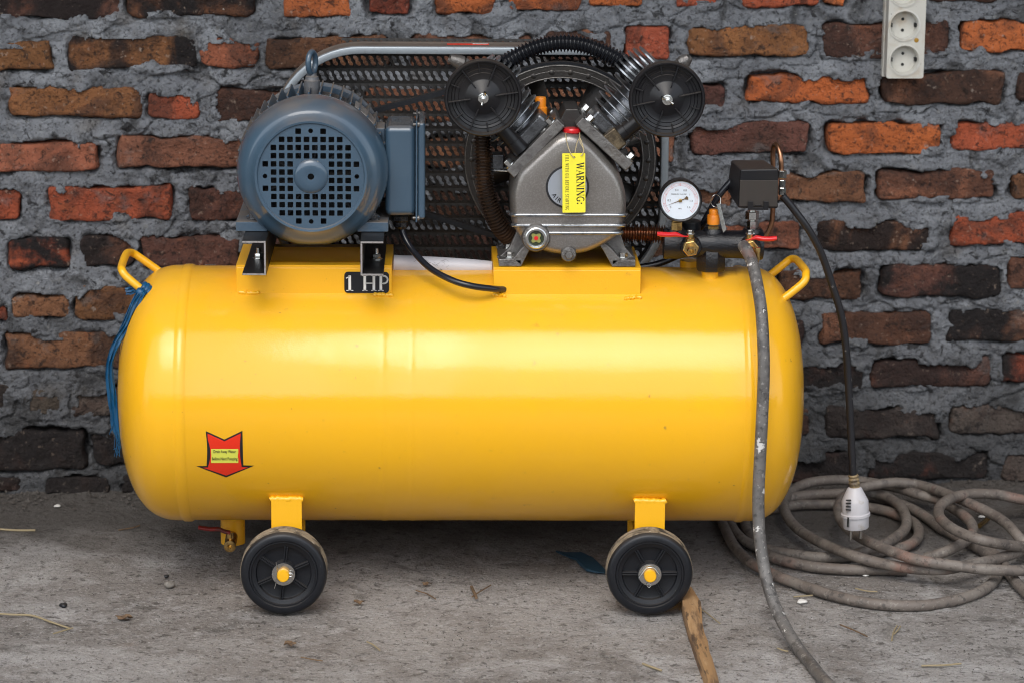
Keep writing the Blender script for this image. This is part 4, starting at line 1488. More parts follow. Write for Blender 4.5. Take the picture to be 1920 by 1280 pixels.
# drain plug
dp = W(1066, 476, YC + .0)
m = MB().lathe([(14.5 * s, -.02), (14.5 * s, .003), (13 * s, .0055), (9 * s, .006)], dp, FRONT, 32)
m.lathe([(8 * s, .006), (8 * s, .012), (7 * s, .0135)], dp, FRONT, 6)
ob('oil_drain_plug', m, M['cast'], cc_)
# red oil cap
oc = W(1072, 249, -.080)
m = MB().lathe([(.0110, -.004), (.0110, 0), (.0134, .001), (.0137, .005), (.0122, .0072), (0, .0076)], oc, Z, 32)
ob('oil_filler_cap', m, M['red'], cc_)
# dark neck between the cylinders
m = MB()
q = [W(p[0], p[1], -.06) for p in ((1036, 262), (1040, 236), (1052, 222), (1060, 205), (1085, 205), (1092, 222), (1102, 236), (1108, 262))]
m.rings([[Vector((p.x, -.055, p.z)) for p in q], [Vector((p.x, .03, p.z)) for p in q]])
ob('crankcase_neck', m, M['fly'], cc_, bevel=.003)
# feet of the pump
for sgn, pts in ((1, [(935, 497), (978, 497), (992, 468), (1012, 440), (975, 420), (966, 445), (955, 468), (938, 483), (932, 487)]),
                 (-1, [(1191.5, 499), (1147, 499), (1132, 470), (1112, 440), (1158, 420), (1166, 445), (1174, 468), (1188, 484), (1194, 488)])):
    m = MB()
    A = [W(p[0], p[1], -.085) for p in pts]
    fl = [Vector((p.x, 0, p.z)) for p in A]
    zb = W(1060, 502, -.09).z + .0004
    zs = min(p.z for p in fl)
    fl = [Vector((p.x, 0, p.z - zs + zb)) for p in fl]
    # flat pad
    x0, x1 = min(fl[0].x, fl[1].x), max(fl[0].x, fl[1].x)
    m.box(x0, x1 + (0 if sgn > 0 else 0), -.087, .05, zb, zb + .0115)
    # web and curved gusset
    for ya, yb2 in ((-.062, -.050), (.02, .032)):
        g = [fl[1], fl[2], fl[3], fl[4], fl[5], fl[6], fl[7], Vector((fl[8].x, 0, zb + .0105)), fl[0] + Z * .004]
        m.rings([[Vector((p.x, ya, p.z)) for p in g], [Vector((p.x, yb2, p.z)) for p in g]] if sgn < 0 else [[Vector((p.x, yb2, p.z)) for p in g], [Vector((p.x, ya, p.z)) for p in g]])
    g = [fl[1] + Z * .001, fl[2], fl[3], fl[3] - Vector((.014 * sgn * -1, 0, 0)) * 0 + Z * .004, fl[2] + Vector((-.012 * sgn, 0, .004)), fl[1] + Vector((-.014 * sgn, 0, .0112))]
    m.rings([[Vector((p.x, -.087, p.z)) for p in g], [Vector((p.x, .04, p.z)) for p in g]])
    ft = ob('pump_foot', m, M['cast'], cc_, bevel=.0015)
    for yy in (-.072, .0):
        m = MB()
        hexbolt(m, ((x0 + x1) / 2 + .000, yy, zb + .0115), Z, .0070, .0068)
        ob('pump_bolt', m, M['chrome'], AC)

# ---- cylinders, heads, filters
for sgn in (-1, 1):
    if sgn < 0:
        a, b = W(1046, 229, -.09), W(956, 321, -.09)
    else:
        a, b = W(1092, 226, -.09), W(1181, 308, -.09)
    fc = (a + b) / 2
    al = (b - a).normalized()
    L = (b - a).length
    up_ = Vector((sgn * abs(al.z), 0, abs(al.x)))     # outward along the cylinder
    up_.normalize()
    m = MB()
    m.obox(fc + Yv * .06 + up_ * -.004, al * (L / 2 + .003), Yv * .062, up_ * .0085)
    fl_ = ob('cylinder_flange', m, M['cast'], AC, bevel=.002)
    ax = fc + Yv * .056
    m = MB()
    m.lathe([(.034, .004), (.034, .085)], ax, up_, 40)
    cy = ob('cylinder', m, M['dark_cast'], AC)
    m = MB()
    m.obox(ax + up_ * .016 - al * .006 - Yv * .010, al * .036, Yv * .034, up_ * .012)
    ob('cylinder_foot', m, M['dark_cast'], cy, bevel=.006, seg=3)
    for k in range(5):
        m = MB()
        h = .033 + k * .0115
        r = .050 if k else .047
        m.lathe([(.033, h), (r - .001, h), (r, h + .0008), (r, h + .0016), (r - .001, h + .0026), (.033, h + .003)], ax - al * .004, up_, 44)
        ob('cylinder_fin', m, M['fin'] if k < 3 else M['dark_cast'], cy)
    # head: rounded block with fins across it
    m = MB()
    m.obox(ax + up_ * .104 - al * .010, al * .046, Yv * .040, up_ * .014)
    hd = ob('cylinder_head', m, M['dark_cast'], AC, bevel=.012, seg=4)
    for k in range(6):
        m = MB()
        lw, yw = .054 - .0009 * k * k * .6, .046 - .0012 * k
        plate(m, rrect(-lw, lw, -yw, yw, .026, 6), (), ax + up_ * (.093 + k * .0085) - al * .013, al, Yv, .0026)
        ob('head_fin', m, M['fin'], hd, bevel=.0007)
    # flange bolts
    for t, yy, off in ((-.42, -.002, .006), (-.25, .010, .006), (.44, -.002, .006), (-.44, .1, .006)):
        m = MB()
        hexbolt(m, fc + al * L * t + Yv * (yy + .012) + up_ * .0045, up_, .0064, .0085)
        ob('cylinder_bolt', m, M['chrome'], fl_)
    # breather tube between flange and filter
    if sgn < 0:
        t0, t1 = W(938, 236, -.075), W(978, 283, -.075)
    else:
        t0, t1 = W(1212, 215, -.075), W(1150, 262, -.075)
    m = MB().lathe([(.0125, 0), (.0125, (t1 - t0).length * .62), (.0135, (t1 - t0).length * .63), (.0140, (t1 - t0).length)], t0, t1 - t0, 28)
    ob('intake_tube', m, M['plastic'], AC)
    if sgn > 0:
        m = MB()
        q = t0.lerp(t1, .98)
        m.obox(q, (t1 - t0).normalized() * .012, Yv * .016, (t1 - t0).normalized().cross(Yv) * .016)
        ob('tube_base', m, M['dirty'], AC, bevel=.003)


def make_filter(px, py, r_px):
    c = W(px, py, -.15)
    s = U(1, -.15)
    r = r_px * s
    F = thing_part('air_filter', c)
    return c, s, r, F


def filt(px, py, r_px, rot, wing):
    s = U(1, -.15)
    c = W(px, py, -.15)
    r = r_px * s
    m = MB()
    pr = [(0, .0045), (r * .12, .0045), (r * .14, .004), (r * .44, -.009), (r * .47, -.0095), (r * .62, -.0075), (r * .64, -.0085), (r * .72, -.0075), (r * .74, -.0088), (r * .80, -.0075), (r * .82, -.0088), (r * .895, -.008), (r * .91, 0), (r * .925, .0012), (r * .96, .0015), (r * .985, 0), (r, -.003), (r, -.007), (r * .985, -.011), (r * .95, -.012), (r * .95, -.032), (r * .9, -.037), (0, -.037)]
    m.lathe(pr[::-1], c, FRONT, 72)
    f = ob('air_filter', m, M['plastic'], AC, smooth=42, org=c)
    for k in range(12):
        a = R(rot + 30 * k)
        d = Vector((math.cos(a), 0, math.sin(a)))
        t = Vector((-d.z, 0, d.x))
        ra, rb_ = (r * .32, r * .915) if k % 2 == 0 else (r * .66, r * .90)
        m = MB()
        mid = c + d * (ra + rb_) / 2 + FRONT * (-.0065 if k % 2 else -.0055)
        m.obox(mid, d * (rb_ - ra) / 2, FRONT * (.0032 if k % 2 else .0042), t * .0009)
        ob('filter_rib', m, M['plastic'], f, bevel=.0004)
    # wing nut
    m = MB()
    m.lathe([(.0078, 0), (.0078, .0012), (.0058, .0016)], c + FRONT * .0045, FRONT, 28)
    m.lathe([(.0048, 0), (.0040, .006), (.0028, .0062), (.0028, .0085), (.002, .009)], c + FRONT * .0060, FRONT, 16)
    d = Vector((math.cos(R(wing)), 0, math.sin(R(wing))))
    for sg_ in (-1, 1):
        A0 = c + FRONT * .0085 + d * sg_ * .003
        A1 = c + FRONT * .0125 + d * sg_ * .0105
        m.tube([A0, A0.lerp(A1, .5), A1], .002, 10, rf=lambda i: (.0018, .0020, .0026)[i])
    ob('wing_nut', m, M['chrome'], f, smooth=50)
    return c


filt(906, 184, 71.5, 8.5, 75)
filt(1251, 187, 70.5, 12, -28)
# unloader nozzles on the heads
for (pa, pb, pc) in (((893, 140), (866, 119), (843, 110)), ((1262, 142), (1280, 118), (1293, 108))):
    A0, A1, A2 = W(*pa, -.075), W(*pb, -.085), W(*pc, -.09)
    m = MB()
    m.lathe([(.0115, 0), (.0115, (A1 - A0).length)], A0, A1 - A0, 6)
    m.lathe([(.0112, 0), (.0105, (A2 - A1).length * .4), (.0062, (A2 - A1).length), (.0050, (A2 - A1).length), (.0050, (A2 - A1).length * .8)], A1, A2 - A1, 28)
    ob('nozzle', m, M['cast'], AC)
# orange breather cap
c = W(1013, 236, -.005)
m = MB().lathe([(.0105, 0), (.0105, .028), (.0088, .030), (.0088, .042), (.0078, .0445), (0, .045)], c, Z, 32)
ob('breather_cap', m, M['orange'], AC)


def corr(name, pts, r, pitch, mat_, depth=.16, n=20, parent=None):
    P = evenly(spline(pts, .002), pitch / 5)
    m = MB().tube(P, r, n, rf=lambda i: r * (1 - depth * (0.5 - 0.5 * math.cos(2 * PI * (i % 5) / 5)) ** 0.7))
    return ob(name, m, mat_, parent or AC, smooth=75)


corr('corrugated_pipe', [W(925, 136, -.02), W(948, 120, -.03), W(975, 103, -.035), W(1010, 88, -.035), W(1050, 81, -.035), W(1090, 84, -.035), W(1130, 98, -.035), W(1165, 117, -.03), W(1190, 136, -.02)], .0148, .0056, M['gloss'], .34)
corr('corrugated_hose', [W(905, 215, -.02), W(905, 260, -.02), W(906, 300, -.02), W(909, 345, -.02), W(920, 390, -.015), W(938, 425, -.005), W(960, 450, .01)], .0155, .0052, M['brownhose'], .34)
corr('finned_copper_pipe', [W(1165, 438, .0), W(1200, 438, .0), W(1246, 440, .0)], .0155, .0042, M['copper'], .42)
# small bracket seen left of the crankcase, behind
m = MB().pbox(922, 290, 945, 318, .0, .03)
ob('cable_clip', m, M['dark_cast'], AC, bevel=.002)
m = MB().tube([W(925, 320, .0), W(960, 321, .0)], .0016, 8)
ob('throttle_rod', m, M['chrome'], AC)

# ---- manifold
YM = -.035
m = MB()
A0, A1 = W(1244, 457, YM), W(1430, 459, YM)
LM = (A1 - A0).length
m.lathe([(.0225, 0), (.0235, .002), (.0235, .026), (.0225, .030), (.0215, .034), (.0215, .060), (.0235, .075), (.0235, .080), (.0215, .096), (.0215, LM - .036), (.0225, LM - .030), (.0238, LM - .026), (.0238, LM - .002), (.0225, LM)], A0, A1 - A0, 36)
mf = ob('manifold', m, M['black_cast'], AC)
bt = W(1332, 507, YM)
m = MB().lathe([(.0215, 0), (.0235, .003), (.0235, .032), (.0205, .036)], bt, Z, 8, a0=PI / 8)
ob('manifold_outlet', m, M['black_cast'], mf, bevel=.001)
for px in (1266, 1336, 1411):
    c = W(px, 446, YM)
    m = MB().lathe([(.0165, -.002), (.0150, .013), (.0135, .0150), (0, .015)], c, Z, 28)
    ob('manifold_boss', m, M['black_cast'], mf)
for px in (1293, 1404):
    c = W(px, 458, YM)
    m = MB().lathe([(.0175, 0), (.0165, .026), (.0150, .028), (0, .028)], c, FRONT, 28)
    ob('valve_boss', m, M['black_cast'], mf)
m = MB().cyl(W(1331, 545, YM), W(1331, 505, YM), .0132, n=32)
ob('riser_pipe', m, M['yellow_part'], AC)
m = MB().cyl(W(1292, 530, .03), W(1292, 488, .03), .0145, n=28)
ob('check_valve_socket', m, M['yellow_part'], AC)
# gauge
gc = W(1275.5, 376, YM - .04)
s = U(1, YM - .04)
m = MB().lathe([(0, -.024), (36 * s, -.024), (38 * s, -.022), (38.5 * s, -.004), (40.3 * s, -.002), (40.3 * s, .003), (38.5 * s, .0048), (36.6 * s, .0038), (36 * s, .0005), (0, .0005)], gc, FRONT, 64)
gg = ob('pressure_gauge', m, M['plastic'], AC, org=gc)
m = MB().lathe([(35.7 * s, .0001), (35.7 * s, .0009), (0, .0009)], gc, FRONT, 56)
dl = ob('dial', m, M['dial'], gg, smooth=0)
m, m2 = MB(), MB()
a0_, a1_ = 225, -45
for k in range(65):
    a = R(a0_ + (a1_ - a0_) * k / 64)
    d, t = Vector((math.cos(a), 0, math.sin(a))), Vector((-math.sin(a), 0, math.cos(a)))
    big = k % 8 == 0
    (m2 if 1 else m).obox(gc + d * (29.5 if big else 30) * s + FRONT * .0010, d * (2.8 if big else 1.8) * s, t * (.35 if big else .2) * s, FRONT * .00008)
for k in range(72):
    a = R(a0_ + (a1_ - a0_) * k / 72)
    a2 = R(a0_ + (a1_ - a0_) * (k + 1) / 72)
    for rad_ in (27.4, 32.4):
        p0, p1 = gc + Vector((math.cos(a), 0, math.sin(a))) * rad_ * s, gc + Vector((math.cos(a2), 0, math.sin(a2))) * rad_ * s
        d = (p1 - p0) / 2
        m2.obox((p0 + p1) / 2 + FRONT * .0010, d, d.normalized().cross(Yv) * .18 * s, FRONT * .00006)
for lab, a in (('0', 216), ('0.2', 180), ('0.4', 110), ('0.8', 66), ('1', 32), ('1.2', -3), ('1.6', -38)):
    d = Vector((math.cos(R(a)), 0, math.sin(R(a))))
    flat(m, text2d(lab, 5.4 * s), gc + d * (20.5 if a not in (216,) else 22) * s + FRONT * .0011, X, Z)
flat(m, text2d('PRESSURE GAUGE', 3.6 * s), gc + Vector((-3 * s, -.0011, 11.5 * s)), X, Z)
flat(m, text2d('MPa', 3.6 * s), gc + Vector((0, -.0011, -15.5 * s)), X, Z)
ob('dial_scale', m2, M['pinkink'], gg, smooth=0)
ob('dial_numbers', m, M['greyink'], gg, smooth=0)
a = R(201)
d, t = Vector((math.cos(a), 0, math.sin(a))), Vector((-math.sin(a), 0, math.cos(a)))
m = MB()
p = gc + FRONT * .0022
m.add([p + d * 30 * s, p + t * .9 * s, p - d * 8 * s + t * .8 * s, p - d * 14 * s + t * 4 * s, p - d * 15.5 * s, p - d * 14 * s - t * 4 * s, p - d * 8 * s - t * .8 * s, p - t * .9 * s], [(0, 1, 7), (1, 2, 6, 7), (2, 3, 4, 5, 6)])
ob('needle', m, mat('bronze_needle', (0.20, 0.13, 0.07), 0.4, 0.5), gg, smooth=0)
m = MB().lathe([(3.4 * s, 0), (3.2 * s, .0016), (1.8 * s, .0019), (0, .0019)], gc + FRONT * .0023, FRONT, 24)
ob('needle_hub', m, M['brass'], gg)
m = MB().lathe([(36.2 * s, .0030), (36.2 * s, .0034), (0, .0036)], gc, FRONT, 48)
gm = bpy.data.materials.new('gauge_glass')
gm.use_nodes = True
_b = gm.node_tree.nodes['Principled BSDF']
_b.inputs['Base Color'].default_value = (1, 1, 1, 1)
_b.inputs['Transmission Weight'].default_value = 1
_b.inputs['Roughness'].default_value = 0.0
_b.inputs['IOR'].default_value = 1.02
_b.inputs['Alpha'].default_value = 0.25
ob('gauge_glass', m, gm, gg, smooth=60)
m = MB().lathe([(.0092, 0), (.0092, .012), (.0075, .013), (.0075, .02)], W(1268.5, 431, YM - .014), Z, 6)
ob('gauge_stem', m, M['brass'], AC)
m = MB().lathe([(.0150, 0), (.0155, .004), (.0150, .006), (.0155, .009), (.0150, .012), (.011, .015), (0, .015)], W(1296, 430, YM + .03), Z, 28)
ob('rubber_plug', m, M['rubber'], AC)
# safety valve with ring and metal tag
c = W(1337, 431, YM)
m = MB().lathe([(.0092, 0), (.0092, .006), (.0078, .007), (.0078, .012)], c, Z, 6)
sv = ob('safety_valve', m, M['brass'], AC)
m = MB().lathe([(.0098, .009), (.0098, .022), (.0088, .0235), (.0072, .024), (.0072, .030), (.0062, .032), (0, .0325)], c, Z, 24)
ob('valve_cap', m, M['orange'], sv)
c2 = W(1342, 377, YM - .004)
m = MB().tube([c2 + Vector((.0078 * math.cos(t), .002 * math.sin(2 * t), .0098 * math.sin(t))) for t in [2 * PI * k / 32 for k in range(32)]], .0008, 8, closed=True)
ob('pull_ring', m, M['chrome'], sv, smooth=80)
m = MB()
q = [W(1343, 383, YM - .012), W(1350, 382, YM - .014), W(1362, 431, YM - .022), W(1356, 437, YM - .020)]
m.add(q + [p + Yv * .0009 for p in q], [(0, 1, 2, 3), (7, 6, 5, 4), (0, 4, 5, 1), (1, 5, 6, 2), (2, 6, 7, 3), (3, 7, 4, 0)])
ob('metal_tag', m, M['chrome'], sv, smooth=0)
# ball valves with red levers
for px, hx, side in ((1293, 1293, -1), (1404, 1400, 1)):
    c = W(px, 461, -.065)
    m = MB()
    m.lathe([(.0105, 0), (.0105, .010), (.0085, .012), (.0085, .020)], c, FRONT, 24)
    m.lathe([(.0085, -.001), (.0072, .014), (.0055, .015), (.0055, .021)], c + FRONT * .012, Z, 20)
    bv = ob('ball_valve', m, M['brass'], AC)
    m = MB().lathe([(.0125, 0), (.0128, .0045), (.0115, .0055)], c + FRONT * .020, FRONT, 6, a0=.2)
    ob('valve_nut', m, M['brass'], bv, bevel=.0004)
    m = MB().lathe([(.0062, 0), (.0062, .010), (.0068, .011), (.0058, .014), (.0036, .0142), (.0036, .004)], c + FRONT * .025, FRONT + Vector((0, 0, -.12)), 24)
    ob('hose_tail', m, M['brass'], bv)
    hz = c + FRONT * .012 + Z * .0205
    m = MB()
    hexbolt(m, hz, Z, .0050, .005)
    ob('lever_nut', m, M['chrome'], bv)
    if side < 0:
        pts = [(1290, 444), (1280, 443), (1268, 440), (1256, 440.5), (1243, 440), (1232, 439)]
    else:
        pts = [(1398, 450), (1407, 449), (1417, 446), (1428, 448), (1442, 448.5), (1456, 447)]
    P = spline([W(p[0], p[1], -.079 - .003 * i) for i, p in enumerate(pts)], .002)
    m = MB()
    rr = []
    for i, p in enumerate(P):
        f = i / (len(P) - 1)
        hw = .0040 + .0012 * min(1, f * 2)
        hh = .0010 + .0030 * max(0, min(1, (f - .12) * 4)) * (1 if f < .93 else 0.8)
        rr.append([p + Yv * hw * math.cos(t) + Z * hh * math.sin(t) for t in [2 * PI * k / 12 for k in range(12)]])
    m.rings(rr)
    ob('red_lever', m, M['red'], bv, smooth=70)
# hose clamp
c = W(1420, 479, -.11)
m = MB()
m.obox(c, X * .0035, Yv * .006, Z * .0065)
m.cyl(c + Vector((.001, -.006, .012)), c + Vector((-.001, -.006, -.010)), .0028, n=12)
m.cyl(c + Vector((0, -.006, .006)), c + Vector((0, -.006, .013)), .0042, n=6)
ob('hose_clamp', m, M['brass'], AC, bevel=.0006)

# ---- pressure switch
YS = -.09
f0 = [W(1388.5, 318, YS), W(1460, 317, YS), W(1459, 392, YS), (W(1384, 391, YS))]
zt_, zb_ = f0[0].z, f0[3].z
bk_ = [Vector((W(1371, 294, .0).x, .0, zt_ + .000)), Vector((W(1434, 294, .0).x, .0, zt_)), Vector((W(1434, 294, .0).x, .0, zb_)), Vector((W(1362, 350, .0).x, .0, zb_ + .012))]
zc_ = zt_ - U(20, YS)
m = MB()
mt = [f0[0].lerp(f0[3], .27), f0[1].lerp(f0[2], .27)]
m.rings([[f0[0], f0[1], f0[2], f0[3]], [bk_[0], bk_[1], bk_[2], bk_[3]]])
ps = ob('pressure_switch', m, M['plastic'], AC, bevel=.0028, seg=3)
m = MB()
m.box(f0[3].x + .0016, f0[2].x - .0016, YS - .0012, YS - .0002, zb_ + .003, zc_)
ob('switch_cover_panel', m, mat('dusty_brown_plastic', (0.032, 0.024, 0.019), 0.5, layers=[((0.03, 0.025, 0.02), 30, 0.45, 0.65, 0.7)]), ps, bevel=.0008)
m = MB()
a, b = W(1402, 378, YS).x, W(1441, 378, YS).x
w = b - a
z0, z1 = W(1402, 393.5, YS).z, W(1402, 377, YS).z
for q0, q1, h0, h1 in ((0, .25, 0, 1), (.75, 1, 0, 1), (.25, .75, 0, .34), (.34, .66, .45, .62)):
    m.box(a + w * q0, a + w * q1 - .0001, YS - .0040, YS - .0014, z0 + (z1 - z0) * h0, z0 + (z1 - z0) * h1)
ob('cover_clip', m, M['plastic'], ps, bevel=.0005)
for px, r, y0, y1 in ((1410, 12.5, 411.5, 396.5), (1410.5, 10, 431, 414)):
    s = U(1, -.04)
    z0, z1 = W(px, y0, -.04).z, W(px, y1, -.04).z
    m = MB().lathe([(r * s * .93, 0), (r * s, .0008), (r * s, z1 - z0 - .0008), (r * s * .93, z1 - z0)], (W(px, y0, -.04).x, -.04, z0), Z, 6, a0=.5)
    ob('hex_fitting', m, M['chrome'], AC, smooth=0)
m = MB().cyl(W(1410.5, 440, -.04), W(1410.5, 390, -.04), .0055, n=16)
ob('threaded_stem', m, M['chrome'], AC)
m = MB().tube(spline([W(1432, 446, .01), W(1441, 434, .01), W(1447, 418, .01), W(1449, 395, .01), W(1449.5, 350, .01), W(1449.5, 310, .01), W(1449.5, 285, .01), W(1452, 272, .005), W(1456.5, 272, -.005), W(1462, 286, -.015), W(1464.5, 302, -.02), W(1465, 325, -.02)], .003), .0040, 12)
ob('copper_tube', m, M['copper'], AC, smooth=80)
for y0, y1, r in ((334, 319, .0068), (352, 336, .0050), (366, 353, .0058)):
    m = MB().lathe([(r * .92, 0), (r, .0006), (r, .011), (r * .92, .0116)], W(1466.5, y0, -.025), Z, 6, a0=.3)
    ob('hex_fitting', m, M['chrome'], AC, smooth=0)
m = MB().tube(spline([W(1375, 336, -.01), W(1362, 350, -.012), W(1345, 372, -.012), W(1331, 397, -.008), W(1318, 420, .0), W(1306, 440, .02), W(1290, 468, .04), W(1262, 484, .05), W(1230, 496, .05), W(1190, 503, .05)], .003), .0052, 12)
ob('switch_cable', m, M['bluecable'], AC, smooth=80)

# ---- wheels
RW = W(531, 1067, -.205).z          # axle height puts the tyre on the ground
RW = 82.5 * U(1, -.2)


def make_wheel(cx, yf, spoke0, face=-1):
    c = Vector((cx, yf, RW))
    ax_ = Vector((0, face, 0))       # outward
    k = RW
    w = thing('wheel', c, None, None)
    w.parent = AC
    del_ = WPOS[w.name]
    m = MB().lathe([(k * .78, .002), (k * .80, .004), (k * .90, .0045), (k * .955, .002), (k * .985, -.003), (k, -.006), (k, -.010), (k * .988, -.011), (k * .988, -.013), (k, -.014), (k, -.020), (k * .988, -.021), (k * .988, -.023), (k, -.024), (k, -.030), (k * .98, -.036), (k * .93, -.040), (k * .78, -.040)], c, ax_, 72)
    m.f = [f for f in m.f if len(f) < 40]
    me_idx = []
    nseg = 72
    for f in range(len(m.f)):
        ring = f // nseg
        me_idx.append(1 if ring >= 4 and ring <= 14 else 0)
    ob('tyre', m, M['rubber'], w, smooth=50, mats=[M['tread']], midx=me_idx)
    m = MB().lathe([(k * .79, -.038), (k * .79, .001), (k * .775, .0022), (k * .745, .0022), (k * .735, -.001), (k * .64, -.003), (k * .62, -.009), (k * .60, -.0095), (k * .30, -.0095), (k * .285, -.004), (k * .28, .0015), (0, .0015)], c, ax_, 64)
    ob('rim', m, M['rubber'], w, smooth=40)
    for q in range(6):
        a = R(spoke0 + 60 * q)
        d = Vector((math.cos(a), 0, math.sin(a)))
        t = Vector((-d.z, 0, d.x))
        for sgn in (-1, 1):
            m = MB().obox(c + ax_ * -.0060 + d * k * .45 + t * .0016 * sgn, d * k * .185, ax_ * .0045, t * .0010)
            ob('rim_rib', m, M['rubber'], w, bevel=.0004)
    m = MB().lathe([(k * .265, 0), (k * .265, .0014), (k * .15, .0014)], c + ax_ * .0018, ax_, 40)
    ob('washer', m, M['chrome'], w)
    m = MB().lathe([(k * .142, 0), (k * .142, .011), (k * .125, .0125), (0, .0128)], c + ax_ * .0020, ax_, 28)
    ob('axle_end', m, M['yellow_part'], w)
    return w, c, ax_


w1, c1, ax_ = make_wheel(W(531.5, 1067, -.205).x, -.205, 24)
m = MB()
p = c1 + FRONT * .008
m.tube([p + Vector((-.0105, 0, .021)), p + Vector((-.0095, 0, .004)), p + Vector((-.009, 0, -.004)), p + Vector((-.0135, 0, -.021))], .0007, 8)
m.tube([p + Vector((.0105 + .004 * math.cos(t), -.001, .001 + .0028 * math.sin(t))) for t in [2 * PI * k / 16 for k in range(16)]], .0009, 8, closed=True)
ob('cotter_pin', m, M['chrome'], w1, smooth=60)
w2, c2w, _ = make_wheel(W(1218.5, 1069, -.205).x, -.205, 0)
m = MB()
p = c2w + FRONT * .0075
m.tube([p + Vector((-.017, 0, -.004)), p + Vector((-.006, 0, .0118)), p + Vector((0, 0, .0128)), p + Vector((.006, 0, .0118)), p + Vector((.0150, 0, .000))], .0009, 8)
m.tube([p + Vector((-.0015 + .0028 * math.cos(t), -.001, -.0155 + .0028 * math.sin(t))) for t in [2 * PI * k / 16 for k in range(16)]], .0007, 8, closed=True)
ob('cotter_pin', m, M['chrome'], w2, smooth=60)
# axle plates
for (xa, xb, ytop, cw) in ((508.5, 566, 934, c1), (1190.5, 1247, 938, c2w)):
    x0, x1 = W(xa, 950, -.16).x, W(xb, 950, -.16).x
    zt2 = W(xa, ytop, -.16).z
    m = MB()
    m.box(x0, x1, -.162, -.156, RW - .012, zt2)
    m.box(x0 + .008, x1 - .008, .120, .126, .012, ZC - RT + .045)
    m.box(x0 + .004, x1 - .004, .095, .150, .006, .012)
    m.box(x0 + .0002, x1 - .0002, -.156, -.148, RW - .012, RW + .012)
    m.cyl((cw.x, -.2, RW), (cw.x, .1195, RW), .009, n=16)
    ap = ob('axle_bracket', m, M['yellow_part'], AC, bevel=.0008)
    pts = [Vector((x0 - .001 + (x1 - x0 + .003) * t / 18, -.1575, zt2 - .001 + rs.uniform(-.0012, .0012))) for t in range(19)]
    m = MB().tube(pts, .004, 10, rf=lambda j: .0040 + .0014 * rs.random())
    ob('weld_bead', m, M['yellow_part'], ap, smooth=70)

# drain pipe and valve under the tank
c = W(437, 1016, .04)
m = MB().lathe([(.0195, 0), (.0195, .06)], c, Z, 32)
m.lathe([(0, -.004), (.012, -.003), (.0185, 0)], c, Z, 32)
ob('drain_pipe', m, M['yellow_part'], AC)
c = W(433, 1012, -.005)
m = MB()
m.lathe([(.0095, -.016), (.0095, .004), (.0085, .006), (.0085, .018), (.0095, .019), (.0095, .026), (.0060, .027), (.0035, .027), (.0035, .018)], c, FRONT + Vector((0, 0, -.1)), 24)
m.cyl(c + Z * .002 + FRONT * .008, c + Z * .016 + FRONT * .008, .0058, n=16)
dv_ = ob('drain_valve', m, M['brass'], AC)
P = spline([W(432, 998, -.015), W(420, 995, -.01), W(410, 991, -.005), (W(395, 991, .0)), W(372, 988, .01)], .002)
m = MB().rings([[p + Yv * .005 * math.cos(t) + Z * .0034 * math.sin(t) for t in [2 * PI * k / 12 for k in range(12)]] for p in P])
ob('drain_lever', m, M['darkred'], dv_, smooth=70)

# ================================================================== THINGS ON AND AROUND THE COMPRESSOR
# warning tag on its string
s = U(1, -.118)
tg = thing('warning_tag', W(1076, 398, -.118), 'yellow card tag with black warning text hanging by string on the pump', 'tag')
tc_ = W(1076, 343.5, -.1175)
ex = (W(1097, 289, -.1175) - W(1054.5, 289.5, -.1175)).normalized()
ey = (W(1055, 289, -.1165) - W(1057, 398, -.1185)).normalized()
ey = (ey - ex * ey.dot(ex)).normalized()
hw_, hh_ = 21.2 * s, 55.2 * s
m = MB()
plate(m, rrect(-hw_, hw_, -hh_, hh_, 1.2 * s, 2), [circ(1.0 * s, 47.5 * s, 2.0 * s, 12)], tc_ - ex.cross(ey) * .0004, ex, ey, .0007)
ob('card', m, M['tag'], tg, smooth=0)
m = MB()
nrm = ex.cross(ey)
vf = serif('WARNING:', 14.2 * s, 1.05, -.04)
w_ = max(p[0] for p in vf[0]) * 2
k = 76 * s / w_
flat(m, ([(p[0] * k, p[1]) for p in vf[0]], vf[1]), tc_ + ex * 12.0 * s - ey * 1.0 * s, -ey, ex, .0006)
vf = serif('FILL WITH OIL BEFORE STARTING', 6.2 * s, .95, .12)
w_ = max(p[0] for p in vf[0]) * 2
k = 102 * s / w_
flat(m, ([(p[0] * k, p[1]) for p in vf[0]], vf[1]), tc_ - ex * 12.5 * s + ey * 0.5 * s, -ey, ex, .0006)
ob('tag_lettering', m, M['ink'], tg, smooth=0)
m = MB()
for pts in ([(1062, 246, -.078), (1061, 256, -.104), (1065, 275, -.111), (1071, 290, -.119), (1076.5, 297, -.1195)],
            [(1086, 246, -.078), (1087, 257, -.104), (1082, 268, -.110), (1079, 282, -.1125), (1078, 291, -.114), (1077, 297, -.1160)],
            [(1087, 256, -.104), (1088, 268, -.110), (1094, 280, -.1145), (1092, 290, -.1195), (1089, 293, -.1195)],
            [(1087, 258, -.1045), (1091, 268, -.110), (1095, 284, -.114), (1093, 292, -.114)]):
    m.tube(spline([W(*p) for p in pts], .002), .00075, 6)
ob('string', m, M['string'], tg, smooth=70)

# rolled white sheet lying on the tank between the brackets
A0, A1 = W(738, 495.5, .0), W(922, 503, .0)
m = MB()
Lr = (A1 - A0).length
m.lathe([(.0125, .0006), (.0143, 0), (.0142, Lr * .4), (.0130, Lr * .75), (.0110, Lr), (.0100, Lr - .001)], A0 + Vector((0, 0, .0)), A1 - A0, 30)
tag(ob('rolled_sheet', m, M['paper'], None, smooth=50), 'white rolled printed sheet lying on the tank between the two brackets', 'rolled paper')
rp = bpy.data.objects['rolled_sheet']
WPOS[rp.name] = Vector(rp.location)
m = MB()
dA = (A1 - A0).normalized()


